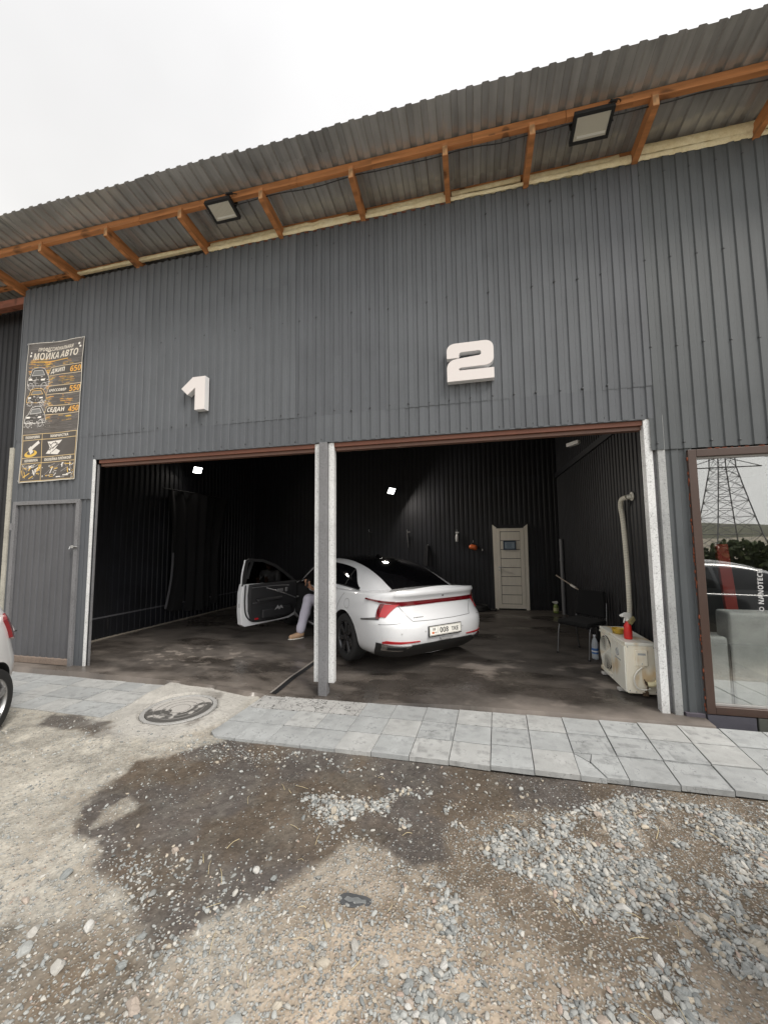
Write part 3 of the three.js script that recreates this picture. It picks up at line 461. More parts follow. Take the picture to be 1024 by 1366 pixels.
// pavements of square concrete slabs
{
  seed(31);
  const slabTex = []; for (let q = 0; q < 3; q++) slabTex.push(tex(512, 512, (u, v) => { const n = fbm(u * 5 + q * 11, v * 5 + q, 6), f = vnoise(u * 160 + q, v * 160), cr = Math.abs(fbm(u * 7 + 3 * q, v * 7 + 8, 4) - 0.5), st = smooth(0.45, 0.8, fbm(u * 11 + q * 5, v * 11, 4)); return g3(clamp(0.86 + 0.30 * (n - 0.5) - 0.10 * f - 0.35 * smooth(0.018, 0.0, cr) * smooth(0.45, 0.6, n) - 0.22 * st * (q === 1 ? 1 : 0.5))); }, true));
  const mats = []; for (let q = 0; q < 3; q++) for (const c of [[0.455, 0.47, 0.47], [0.415, 0.428, 0.428], [0.485, 0.49, 0.48]]) mats.push(std(c, 0.85, 0, { map: slabTex[q], bumpMap: slabTex[q], bumpScale: 0.0015 }));
  const worn = []; for (let q = 0; q < 2; q++) { const t = tex(512, 512, (u, v) => { const n = fbm(u * 9 + q * 5, v * 9, 5), c = Math.abs(fbm(u * 6 + 21 + q * 9, v * 6, 4) - 0.5), c2 = Math.abs(fbm(u * 11 + 2, v * 11 + q * 3, 4) - 0.5); const k = Math.max(smooth(0.03, 0.005, c), smooth(0.025, 0.004, c2)); return g3(0.82 + 0.3 * (n - 0.5) - 0.66 * k); }, true); worn.push(std([0.48, 0.475, 0.46], 0.7, 0, { map: t })); }
  const tile = (parent, pts, y, m, th = 0.035) => { // pts: corners, counter-clockwise from above in (x, -z)
    const cx = pts.reduce((s, p) => s + p[0], 0) / pts.length, cz = pts.reduce((s, p) => s + p[1], 0) / pts.length;
    const q = pts.map(([x, z]) => { const d = Math.hypot(x - cx, z - cz); const k = 1 - 0.0055 / d * 1.3; return [(x - cx) * k, -(z - cz) * k]; });
    const g = extrude(shapeOf(q), th, 0.0025); g.rotateX(-Math.PI / 2); g.translate(0, -th, 0); const gg = muv(g); const uv = gg.attributes.uv; const o = rnd(); for (let i = 0; i < uv.count; i++) uv.setXY(i, uv.getX(i) / 0.62 + o, uv.getY(i) / 0.62 + o * 3);
    const t = mesh('paving_tile', gg, m, parent); t.position.set(cx, y, cz); t.rotation.set(rr(-0.006, 0.006), 0, rr(-0.006, 0.006)); return t;
  };
  const pr = new THREE.Group(); pr.name = numbered('pavement'); scene.add(pr); pr.userData.kind = 'structure';
  const fx = (k) => -2.106 + 0.3137 * (k - 1), bx = (k) => -2.08 + 0.318 * (k - 1);
  const rowZ = (x, r) => lerp(-3.118 + 0.012 * (x > 0 ? 1 : 0), -4.02, r / 3);
  const pt = (k, r) => { const x = lerp(fx(k), bx(k), r / 3); return [k === 0 ? -2.40 + 0.02 * r : x, rowZ(x, r)]; };
  for (let k = 0; k < 19; k++) for (let r = 0; r < 3; r++) {
    let pts = [pt(k, r), pt(k + 1, r), pt(k + 1, r + 1), pt(k, r + 1)]; const cx = (pts[0][0] + pts[2][0]) / 2, cz = (pts[0][1] + pts[2][1]) / 2;
    const y = paveY(cx, cz) + rr(-0.003, 0.003);
    if (k === 0 && r === 0) pts = [[-2.32, rowZ(0, 0) - 0.0], pts[1], pts[2], pts[3], [-2.40, rowZ(0, 0) - 0.07]];
    const m = r === 2 && k < 4 ? worn[k % 2] : mats[Math.floor(rnd() * 9)];
    if (k === 10 && r === 0) { // cracked slab, two pieces with a gap
      const [a, b, c, d] = pts, e = [lerp(a[0], b[0], 0.55), a[1]], f = [lerp(d[0], c[0], 0.42), d[1]], mid = [lerp(a[0], b[0], 0.36), lerp(a[1], d[1], 0.62)];
      tile(pr, [a, e, mid, d], y - 0.006, mats[0]); tile(pr, [e, b, c, f, mid], y + 0.002, mats[3]); tile(pr, [mid, f, d].map(([x, z]) => [x, z]), y - 0.004, mats[1]);
    } else tile(pr, pts, y, m);
  }
  const pl = new THREE.Group(); pl.name = numbered('pavement'); scene.add(pl); pl.userData.kind = 'structure';
  for (let k = 0; k < 12; k++) for (let r = 0; r < 3; r++) { const x1 = -3.645 - 0.302 * k, z0 = -3.185 - 0.297 * r; tile(pl, [[x1 - 0.302, z0], [x1, z0], [x1, z0 - 0.297], [x1 - 0.302, z0 - 0.297]], paveY(-5, 0) + rr(-0.003, 0.003) + 0.004 * r, mats[Math.floor(rnd() * 9)]); }
  const bed = std([0.05, 0.045, 0.04], 0.95); structure('bedding_sand', [boxb(-2.33, 3.6, -0.25, -0.155, -4.04, -3.13), boxb(-7.2, -3.66, -0.25, -0.128, -4.2, -3.20)], bed);
}
// manhole with a cast ring and a ribbed lid, half wet
{
  const t = thing('manhole_cover', 'round worn manhole cover set in concrete between the two pavements', 'manhole', [MAN[0], -0.092, MAN[1]], 0.4);
  const iron = std([0.46, 0.455, 0.44], 0.65, 0.1, { map: T_galv }), ironWet = phys([0.09, 0.08, 0.072], 0.35);
  mesh('ring', lathe([[0.315, -0.05], [0.315, 0.004], [0.322, 0.008], [0.352, 0.008], [0.36, 0.003], [0.36, -0.05]], 64), iron, t);
  const lt = tex(512, 512, (u, v) => { const n = fbm(u * 4 + 3, v * 4 + 9, 5), w = smooth(0.46, 0.54, n + 0.55 * (u - 0.5)); const c = lerp(0.48, 0.10, w), f = 0.9 + 0.2 * (vnoise(u * 120, v * 120) - 0.5); return [c * f * 1.03, c * f * 0.99, c * f * 0.93]; });
  const lg = new THREE.CylinderGeometry(0.308, 0.308, 0.04, 64); lg.translate(0, -0.018, 0); mesh('lid', lg, std([1, 1, 1], 0.5, 0, { map: lt }), t);
  const rings = [0.10, 0.17, 0.24].map((r) => { const g = new THREE.TorusGeometry(r, 0.0035, 6, 56); g.rotateX(Math.PI / 2); g.translate(0, 0.002, 0); return g; }); mesh('rib', rings, std([0.2, 0.19, 0.18], 0.5), t);
}
// bay floor: worn wet concrete, sagging towards the gutter between the bays
const floorY = (x, z) => { const sag = 0.095 * Math.exp(-(((x + 1.75) / 1.05) ** 2)) * smooth(-7.4, -4.6, z); let y = -sag - 0.03 * smooth(-4.6, -4.05, z); return y; };
{
  const X0 = -6.4, X1 = 2.05, Z0 = -9.7, Z1 = -4.03, W = 1024, H = 768, c = new Uint8Array(W * H * 4), ro = new Uint8Array(W * H * 4);
  for (let j = 0; j < H; j++) for (let i = 0; i < W; i++) {
    const x = lerp(X0, X1, (i + 0.5) / W), z = lerp(Z1, Z0, (j + 0.5) / H), k = (j * W + i) * 4;
    const n = fbm(x * 0.9 + 3, z * 1.5 + 8, 5), m = fbm(x * 4, z * 5, 5), f = vnoise(x * 60, z * 60), streak = fbm(x * 1.1 + 9, z * 4.2, 4);
    let v = 0.070 + 0.07 * (m - 0.5) + 0.05 * (n - 0.5) + 0.02 * (f - 0.5);
    let wet = smooth(0.42, 0.62, n * 0.5 + streak * 0.5);
    wet = Math.max(wet, smooth(1.2, 0.2, Math.abs(x + 1.1)) * smooth(-4.8, -4.25, z) * 0.95);
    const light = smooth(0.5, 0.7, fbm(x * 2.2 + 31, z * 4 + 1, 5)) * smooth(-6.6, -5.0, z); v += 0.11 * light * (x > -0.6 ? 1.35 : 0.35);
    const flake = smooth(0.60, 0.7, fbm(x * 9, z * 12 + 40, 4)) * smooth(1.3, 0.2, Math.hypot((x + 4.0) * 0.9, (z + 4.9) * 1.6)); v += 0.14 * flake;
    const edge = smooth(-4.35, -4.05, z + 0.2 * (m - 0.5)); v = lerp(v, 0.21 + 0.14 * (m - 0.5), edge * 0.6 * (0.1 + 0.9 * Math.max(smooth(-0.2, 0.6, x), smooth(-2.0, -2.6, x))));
    v = Math.max(0.02, v) * lerp(1, 0.62, wet * (1 - 0.7 * light));
    c[k] = toS(v * 1.12) * 255; c[k + 1] = toS(v * 0.97) * 255; c[k + 2] = toS(v * 0.85) * 255; c[k + 3] = 255;
    const pud = smooth(0.45, 0.1, Math.hypot((x + 1.25) * 0.9, (z + 4.2) * 2.4)); const R = clamp(lerp(0.70, 0.26, wet) - 0.25 * pud + 0.15 * (m - 0.5), 0.04, 1); ro[k] = ro[k + 1] = ro[k + 2] = R * 255; ro[k + 3] = 255;
  }
  const mk = (d, s) => { const t = new THREE.DataTexture(d, W, H, THREE.RGBAFormat, THREE.UnsignedByteType); t.magFilter = THREE.LinearFilter; t.minFilter = THREE.LinearMipmapLinearFilter; t.generateMipmaps = true; if (s) t.colorSpace = THREE.SRGBColorSpace; t.needsUpdate = true; return t; };
  const nx = 240, nz = 150, pos = [], uv = [], idx = [];
  for (let j = 0; j <= nz; j++) for (let i = 0; i <= nx; i++) { const x = lerp(X0, X1, i / nx); let z = lerp(Z1, Z0, Math.pow(j / nz, 1.3)); if (j === 0) z += 0.05 * fbm(x * 5, 2, 4) + 0.42 * fbm(x * 6 + 2, 7, 5) * smooth(-3.66, -3.5, x) * smooth(-2.42, -2.55, x); const drop = j === 0 ? 0.12 : 0; pos.push(x, floorY(x, z) - drop + 0.008 * (fbm(x * 3, z * 3, 3) - 0.5), z); uv.push(i / nx, (z - Z1) / (Z0 - Z1)); }
  for (let j = 0; j < nz; j++) for (let i = 0; i < nx; i++) { const a = j * (nx + 1) + i, b = a + nx + 1; idx.push(a, a + 1, b, a + 1, b + 1, b); }
  const g = new THREE.BufferGeometry(); g.setAttribute('position', new THREE.Float32BufferAttribute(pos, 3)); g.setAttribute('uv', new THREE.Float32BufferAttribute(uv, 2)); g.setIndex(idx); g.computeVertexNormals();
  const bump = tex(512, 512, (u, v) => g3(fbm(u * 30, v * 30, 5, 30)), false); bump.repeat.set(6, 4);
  structure('floor', g, std([1, 1, 1], 1, 0, { map: mk(c, true), roughnessMap: mk(ro, false), bumpMap: bump, bumpScale: 0.003 }));
  const dc = thing('drain_channel', 'narrow dark drain slot in the floor between the two bays', 'drain'); dc.userData.kind = 'structure'; delete dc.userData.category; delete dc.userData.label;
  const run = (x0, x1, m, y) => { const pos = [], idx = []; for (let i = 0; i <= 40; i++) { const z = lerp(-4.08, -7.4, i / 40), dx = -0.05 * (z + 4); for (const x of [x0, x1]) pos.push(x + dx, floorY(x + dx, z) + 0.008 * (fbm((x + dx) * 3, z * 3, 3) - 0.5) + y, z); } for (let i = 0; i < 40; i++) idx.push(i * 2, i * 2 + 1, i * 2 + 2, i * 2 + 2, i * 2 + 1, i * 2 + 3); const q = new THREE.BufferGeometry(); q.setAttribute('position', new THREE.Float32BufferAttribute(pos, 3)); q.setIndex(idx); q.computeVertexNormals(); return mesh(m === M.black ? 'slot' : 'slot_edge', q, m, dc); };
  run(-2.295, -2.235, M.black, 0.006); run(-2.318, -2.295, std([0.22, 0.20, 0.18], 0.7), 0.010);
}
// ------------------------------------------------------------------ cars
// local axes of a car: origin on the ground under the middle of the rear axle, -z ahead, +x its right side
const curve = (pts) => (t) => { if (t <= pts[0][0]) return pts[0][1]; for (let i = 1; i < pts.length; i++) if (t <= pts[i][0]) { const [a, va] = pts[i - 1], [b, vb] = pts[i]; const p0 = pts[i - 2] ?? pts[i - 1], p3 = pts[i + 1] ?? pts[i]; const s = (t - a) / (b - a), h = b - a; const m0 = ((vb - p0[1]) / (b - p0[0] || 1)) * h, m1 = ((p3[1] - va) / (p3[0] - a || 1)) * h; const s2 = s * s, s3 = s2 * s; return (2 * s3 - 3 * s2 + 1) * va + (s3 - 2 * s2 + s) * m0 + (-2 * s3 + 3 * s2) * vb + (s3 - s2) * m1; } return pts[pts.length - 1][1]; };
const SEDAN = {
  rear: curve([[0.20, 0.86], [0.27, 0.96], [0.36, 1.05], [0.46, 1.085], [0.56, 1.092], [0.63, 1.08], [0.675, 1.045], [0.72, 1.005], [0.80, 0.965], [0.88, 0.955], [0.93, 0.97], [0.975, 1.0], [1.005, 1.005], [1.03, 0.985]]),
  front: curve([[0.20, -3.40], [0.32, -3.54], [0.5, -3.60], [0.68, -3.55], [0.85, -3.40], [1.03, -3.25]]),
  half: curve([[0.20, 0.79], [0.28, 0.865], [0.40, 0.895], [0.55, 0.908], [0.68, 0.912], [0.78, 0.90], [0.86, 0.885], [0.93, 0.862], [0.98, 0.835], [1.03, 0.80]]),
  topY: curve([[-3.6, 0.70], [-3.2, 0.78], [-2.5, 0.90], [-2.0, 0.925], [-0.5, 0.955], [0.2, 0.975], [0.7, 1.0], [1.0, 1.03]]),
  roof: [[-2.62, 0.93], [-2.3, 1.08], [-1.9, 1.28], [-1.5, 1.385], [-1.0, 1.415], [-0.5, 1.385], [-0.1, 1.31], [0.25, 1.20], [0.5, 1.095], [0.70, 1.0]],
  base: [[-2.62, 0.62], [-2.2, 0.79], [-1.2, 0.83], [-0.3, 0.815], [0.3, 0.765], [0.70, 0.70]], rail: [[-2.62, 0.56], [-2.2, 0.60], [-1.2, 0.575], [-0.4, 0.555], [0.2, 0.565], [0.70, 0.60]],
  g0: -2.62, g1: 0.70, n: 6.2, wb: 2.72, rw: 0.325, tyreW: 0.215, track: 0.785,
};
const HATCH = {
  rear: curve([[0.20, 0.50], [0.30, 0.60], [0.40, 0.66], [0.52, 0.68], [0.62, 0.665], [0.70, 0.625], [0.80, 0.60], [0.92, 0.575], [1.02, 0.54], [1.06, 0.5]]),
  front: curve([[0.20, -3.05], [0.35, -3.2], [0.55, -3.24], [0.75, -3.15], [1.06, -2.9]]),
  half: curve([[0.20, 0.75], [0.30, 0.815], [0.45, 0.845], [0.6, 0.855], [0.75, 0.85], [0.88, 0.83], [0.98, 0.80], [1.06, 0.77]]),
  topY: curve([[-3.24, 0.74], [-2.6, 0.92], [-1.8, 0.97], [0.0, 1.0], [0.5, 1.05]]),
  roof: [[-2.35, 0.95], [-1.9, 1.22], [-1.4, 1.45], [-0.8, 1.51], [-0.1, 1.49], [0.25, 1.44], [0.42, 1.25], [0.55, 1.02]],
  base: [[-2.35, 0.62], [-1.8, 0.75], [-0.6, 0.77], [0.2, 0.75], [0.55, 0.70]], rail: [[-2.35, 0.5], [-1.6, 0.56], [-0.6, 0.57], [0.2, 0.55], [0.55, 0.53]],
  g0: -2.35, g1: 0.55, n: 5.2, wb: 2.5, rw: 0.30, tyreW: 0.19, track: 0.74,
};
function carSkin(S) {
  const Y0 = 0.20, YR = S.topY(2), unit = [];
  { const dense = []; for (let i = 0; i <= 2000; i++) { const a = (i / 2000) * 2 * Math.PI, c = Math.cos(a), s = Math.sin(a); dense.push([Math.sign(s) * Math.pow(Math.abs(s), 2 / S.n), Math.sign(c) * Math.pow(Math.abs(c), 2 / S.n)]); } // starts at the rear middle, to the right
    const L = [0]; for (let i = 1; i < dense.length; i++) L.push(L[i - 1] + Math.hypot((dense[i][0] - dense[i - 1][0]) * 0.9, (dense[i][1] - dense[i - 1][1]) * 2.34)); const N = 220; let q = 0; for (let i = 0; i < N; i++) { const w = (i / N) * L[2000]; while (L[q + 1] < w) q++; const f = (w - L[q]) / (L[q + 1] - L[q]); unit.push([lerp(dense[q][0], dense[q + 1][0], f), lerp(dense[q][1], dense[q + 1][1], f)]); } unit.total = L[2000]; }
  const N = unit.length;
  const ringPt = (a, y) => { // a: metres along the outline from the rear middle, + to the right
    const w = (((a / unit.total) % 1) + 1) % 1 * N, i = Math.floor(w) % N, f = w - Math.floor(w), p = unit[i], q = unit[(i + 1) % N], ux = lerp(p[0], q[0], f), uz = lerp(p[1], q[1], f);
    const zr = S.rear(y), zf = S.front(y), zc = (zr + zf) / 2, hl = (zr - zf) / 2; return new THREE.Vector3(ux * S.half(y), y, zc + uz * hl);
  };
  const yAt = (a, t) => { const z = ringPt(a, 0.8).z; return lerp(Y0, S.topY(z), t); };
  const pt = (a, y) => ringPt(a, y);
  const normal = (a, y) => { const e = 0.004, p = pt(a, y), u = pt(a + e, y).sub(p), v = pt(a, y + e).sub(p); const n = v.cross(u).normalize().negate(); const c = new THREE.Vector3(p.x, 0, clamp(p.z, -2.8, 0.4)); if (n.dot(p.clone().sub(new THREE.Vector3(0, p.y, c.z))) < 0) n.negate(); return n; };
  const body = () => {
    const T = 26, C = [0.06, 0.3, 0.65, 1], pos = [], idx = [];
    for (let t = 0; t <= T; t++) for (let i = 0; i < N; i++) { const a = (i / N) * unit.total, y = yAt(a, t / T), p = ringPt(a, y); pos.push(p.x, p.y, p.z); }
    const ring = (y, s, src) => { const st = pos.length / 3; for (let i = 0; i < N; i++) { const x = pos[(src + i) * 3], yy = pos[(src + i) * 3 + 1], z = pos[(src + i) * 3 + 2]; pos.push(x * (1 - s), yy + y * (1 - (1 - s) * (1 - s)), z - (y > 0 && s < 0.2 ? 0.02 * Math.sign(z + 1.3) : y > 0 ? 0.02 * Math.sign(z + 1.3) : 0)); } return st; };
    let prev = T * N; const join = (a, b, flip) => { for (let i = 0; i < N; i++) { const j = (i + 1) % N; flip ? idx.push(a + i, b + i, a + j, a + j, b + i, b + j) : idx.push(a + i, a + j, b + i, a + j, b + j, b + i); } };
    for (let t = 0; t < T; t++) join(t * N, (t + 1) * N);
    for (const s of C) { const st = ring(0.035, s, T * N); join(prev, st); prev = st; }
    prev = 0; for (const s of [0.3, 1]) { const st = ring(-0.01, s, 0); join(prev, st, true); prev = st; }
    const g = new THREE.BufferGeometry(); g.setAttribute('position', new THREE.Float32BufferAttribute(pos, 3)); g.setIndex(idx); g.computeVertexNormals(); return orient(g);
  };
  const R = curve(S.roof), B = curve(S.base), W = curve(S.rail), yb = 0.84;
  const gp = (z, k, sgn) => { // k 0..0.5 up the side, 0.5..1 across the roof to the middle
    const r = R(z), yr = r - 0.05 * clamp((r - yb) * 4), bw = B(z), rw = W(z); let x, y;
    if (k <= 0.5) { const q = k / 0.5; x = lerp(bw, rw, q) + 0.035 * Math.sin(q * Math.PI) * clamp((r - yb) * 3); y = lerp(yb, yr, q); } else { const q = (k - 0.5) / 0.5; x = rw * (1 - q); y = yr + (r - yr) * (1 - Math.pow(1 - q, 2.2)); }
    const e = Math.max(0, Math.abs(k - 0.5) < 0.09 ? (0.09 - Math.abs(k - 0.5)) / 0.09 : 0); y -= 0.012 * e * e; x -= 0.010 * e * e; return new THREE.Vector3(x * sgn, y, z);
  };
  const house = () => {
    const Z = 46, ks = []; for (let i = 0; i <= 12; i++) ks.push(i / 24); for (let i = 1; i <= 8; i++) ks.push(0.5 + i / 16);
    const K = ks.length, row = K * 2 - 1, pos = [], idx = [];
    for (let i = 0; i <= Z; i++) { const z = lerp(S.g0, S.g1, i / Z); for (let k = 0; k < row; k++) { const right = k < K, kk = right ? ks[k] : ks[row - 1 - k]; const p = gp(z, kk, right ? 1 : -1); pos.push(p.x, p.y, p.z); } }
    for (let i = 0; i < Z; i++) { for (let k = 0; k + 1 < row; k++) { const a = i * row + k, b = a + row; idx.push(a, a + 1, b, a + 1, b + 1, b); } const a = i * row, b = a + row; idx.push(a + row - 1, a, b + row - 1, a, b, b + row - 1); }
    for (const i of [0, Z]) { const c = pos.length / 3; const p = gp(lerp(S.g0, S.g1, i / Z), 0.3, 1); pos.push(0, p.y, p.z); for (let k = 0; k < row; k++) { const a = i * row + k, b = i * row + (k + 1) % row; i ? idx.push(c, a, b) : idx.push(c, b, a); } }
    const g = new THREE.BufferGeometry(); g.setAttribute('position', new THREE.Float32BufferAttribute(pos, 3)); g.setIndex(idx); g.computeVertexNormals(); return orient(g);
  };
  const gnorm = (z, k, s) => { const e = 0.01, p = gp(z, k, s); const kk = k > 0.98 ? k - e : k + e; const u = gp(z + e, k, s).sub(p), v = gp(z, kk, s).sub(p); const n = u.cross(v).normalize(); if (n.x * s + n.y < 0) n.negate(); return n; };
  return { pt, normal, body, house, gp, gnorm, unit, yAt };
}
function orient(g) { const p = g.attributes.position, ix = g.index.array; let vol = 0; const a = new THREE.Vector3(), b = new THREE.Vector3(), c = new THREE.Vector3(); for (let i = 0; i < ix.length; i += 3) { a.fromBufferAttribute(p, ix[i]); b.fromBufferAttribute(p, ix[i + 1]); c.fromBufferAttribute(p, ix[i + 2]); vol += a.dot(b.cross(c)); } if (vol < 0) { for (let i = 0; i < ix.length; i += 3) { const t = ix[i]; ix[i] = ix[i + 1]; ix[i + 1] = t; } g.computeVertexNormals(); } return g; }
// slab lying on a surface: f(u, v) point, n(u, v) normal, over a grid; proud by th
function skinPatch(f, n, u0, u1, lo, hi, th = 0.004, nu = 24, nv = 6, base = -0.004) {
  const pos = [], idx = [], R = nv + 3;
  for (let i = 0; i <= nu; i++) { const u = lerp(u0, u1, i / nu), a = typeof lo === 'function' ? lo(u) : lo, b = typeof hi === 'function' ? hi(u) : hi;
    for (let k = 0; k < R; k++) { const q = clamp((k - 1) / nv), v = lerp(a, b, q), off = k === 0 || k === R - 1 ? base : th; const p = f(u, v).addScaledVector(n(u, v), off); pos.push(p.x, p.y, p.z); } }
  for (let i = 0; i < nu; i++) for (let k = 0; k + 1 < R; k++) { const a = i * R + k, b = a + R; idx.push(a, b, a + 1, a + 1, b, b + 1); }
  for (const i of [0, nu]) { const st = pos.length / 3; for (let k = 0; k < R; k++) { const q = clamp((k - 1) / nv), u = i ? u1 : u0, a = typeof lo === 'function' ? lo(u) : lo, b = typeof hi === 'function' ? hi(u) : hi, v = lerp(a, b, q); const p = f(u, v).addScaledVector(n(u, v), base); pos.push(p.x, p.y, p.z); } for (let k = 0; k + 1 < R; k++) { const a = i * R + k, b = st + k; idx.push(a, a + 1, b, a + 1, b + 1, b); } }
  const g = new THREE.BufferGeometry(); g.setAttribute('position', new THREE.Float32BufferAttribute(pos, 3)); g.setIndex(idx); g.computeVertexNormals(); return toCreasedNormals(g, 0.6);
}
function skinLine(f, n, pts, w = 0.004, off = 0.0012) { // ribbon along (u, v) points on the surface
  const P = []; for (let i = 0; i + 1 < pts.length; i++) for (let k = 0; k < 8; k++) { const t = k / 8; P.push([lerp(pts[i][0], pts[i + 1][0], t), lerp(pts[i][1], pts[i + 1][1], t)]); } P.push(pts[pts.length - 1]);
  const pos = [], idx = []; P.forEach(([u, v], i) => { const p = f(u, v), nn = n(u, v), q = f(...P[Math.min(P.length - 1, i + 1)]), o = f(...P[Math.max(0, i - 1)]); const d = q.sub(o).normalize(), s = d.cross(nn).normalize().multiplyScalar(w / 2); p.addScaledVector(nn, off); pos.push(p.x + s.x, p.y + s.y, p.z + s.z, p.x - s.x, p.y - s.y, p.z - s.z); if (i) idx.push(i * 2 - 2, i * 2 - 1, i * 2, i * 2, i * 2 - 1, i * 2 + 1); });
  const g = new THREE.BufferGeometry(); g.setAttribute('position', new THREE.Float32BufferAttribute(pos, 3)); g.setIndex(idx); g.computeVertexNormals(); return g;
}
const ev = new Evaluator(); ev.useGroups = true; ev.attributes = ['position', 'normal'];
function carve(g, mat, cutters, inside) { let b = new Brush(stripGeo(g), mat); b.updateMatrixWorld(); for (const c of cutters) { const k = new Brush(stripGeo(c), inside); k.updateMatrixWorld(); b = ev.evaluate(b, k, SUBTRACTION); } const out = b.geometry; const mats = Array.isArray(b.material) ? b.material : [b.material]; return [out, mats]; }
function stripGeo(g) { g = g.clone(); for (const k of Object.keys(g.attributes)) if (k !== 'position' && k !== 'normal') g.deleteAttribute(k); if (!g.index) { const i = new Uint32Array(g.attributes.position.count); for (let q = 0; q < i.length; q++) i[q] = q; g.setIndex(new THREE.BufferAttribute(i, 1)); } g.clearGroups(); return g; }
function wheelParts(S, rimMat, parent, x, z, side, spokes = 7) {
  const w = sub('wheel', parent); w.position.set(x, S.rw, z); w.rotation.z = side > 0 ? -Math.PI / 2 : Math.PI / 2; // lathe axis outwards
  const R = S.rw, h = S.tyreW / 2;
  const ty = [[R * 0.69, -h * 0.92], [R * 0.80, -h], [R * 0.95, -h * 0.93], [R * 0.99, -h * 0.72], [R, -h * 0.3], [R, h * 0.3], [R * 0.99, h * 0.72], [R * 0.95, h * 0.93], [R * 0.80, h], [R * 0.69, h * 0.92]];
  mesh('tyre', lathe(ty, 48), M.rubber, w);
  const gro = []; for (const y of [-h * 0.45, 0, h * 0.45]) { const t = new THREE.TorusGeometry(R * 1.0, 0.003, 4, 48); t.rotateX(Math.PI / 2); t.translate(0, y, 0); gro.push(t); } 
  const rim = mesh('rim', lathe([[R * 0.69, -h * 0.9], [R * 0.64, -h * 0.5], [R * 0.63, h * 0.5], [R * 0.665, h * 0.86], [R * 0.70, h * 0.93], [R * 0.69, h * 0.80]], 48), rimMat, w);
  for (let i = 0; i < spokes; i++) { const a = (i / spokes) * 6.2832; for (const d of [-0.13, 0.13]) { const s = shapeOf([[R * 0.12, -0.016], [R * 0.66, -0.012 + d * R * 0.5], [R * 0.66, 0.012 + d * R * 0.5], [R * 0.12, 0.016]]); const g = extrude(s, 0.018, 0.004); g.rotateX(-Math.PI / 2); g.translate(0, h * 0.62, 0); g.rotateY(a); mesh('spoke', g, rimMat, rim); } }
  mesh('hub', [cyl(R * 0.2, R * 0.22, 0.03, 0, h * 0.68, 0, 24), cyl(R * 0.5, R * 0.5, 0.02, 0, -h * 0.1, 0, 32)], rimMat, w); mesh('brake_disc', cyl(R * 0.46, R * 0.46, 0.015, 0, h * 0.22, 0, 32), std([0.35, 0.34, 0.33], 0.4, 0.8), w);
  return w;
}
const RED = phys([0.42, 0.012, 0.018], 0.14, 0, { clearcoat: 1, clearcoatRoughness: 0.05 }), REDDARK = phys([0.13, 0.004, 0.008], 0.1, 0, { clearcoat: 1, clearcoatRoughness: 0.04 });
const TINT = phys([0.004, 0.004, 0.005], 0.04, 0, { clearcoat: 0.0, ior: 1.5 });
function makeCar(S, paint, { open = false, blackRoof = false } = {}) {
  const k = carSkin(S), car = new THREE.Group(); scene.add(car);
  const wells = []; for (const z of [0, -S.wb]) for (const s of [-1, 1]) { const c = new THREE.CylinderGeometry(S.rw + 0.042, S.rw + 0.042, 0.42, 40); c.rotateZ(Math.PI / 2); c.translate(s * (S.track + 0.12), S.rw + 0.012, z); wells.push(c); }
  let doorCut = [];
  if (open) { const s = shapeOf([[1.10, 0.315], [1.30, 0.30], [1.98, 0.305], [2.10, 0.36], [2.14, 0.56], [2.10, 0.88], [1.92, 1.02], [1.72, 1.16], [1.52, 1.26], [1.32, 1.30], [1.14, 1.305]]); const g = extrude(s, 1.12, 0); g.rotateY(Math.PI / 2); g.translate(-1.2, 0, 0); doorCut = [g]; }
  const lining = std([0.02, 0.02, 0.021], 0.8);
  const [bg, bm] = carve(k.body(), paint, [...wells, ...doorCut], lining), [hg, hm] = carve(k.house(), paint, doorCut, lining);
  const body = mesh('body', bg, bm.length > 1 ? bm : bm[0], car); body.name = 'body';
  mesh('cabin_shell', hg, hm.length > 1 ? hm : hm[0], car);
  return { car, k, body };
}
const sedanPaint = phys([0.76, 0.77, 0.79], 0.22, 0, { clearcoat: 1.0, clearcoatRoughness: 0.04 });
const gapM = std([0.03, 0.03, 0.03], 0.7);
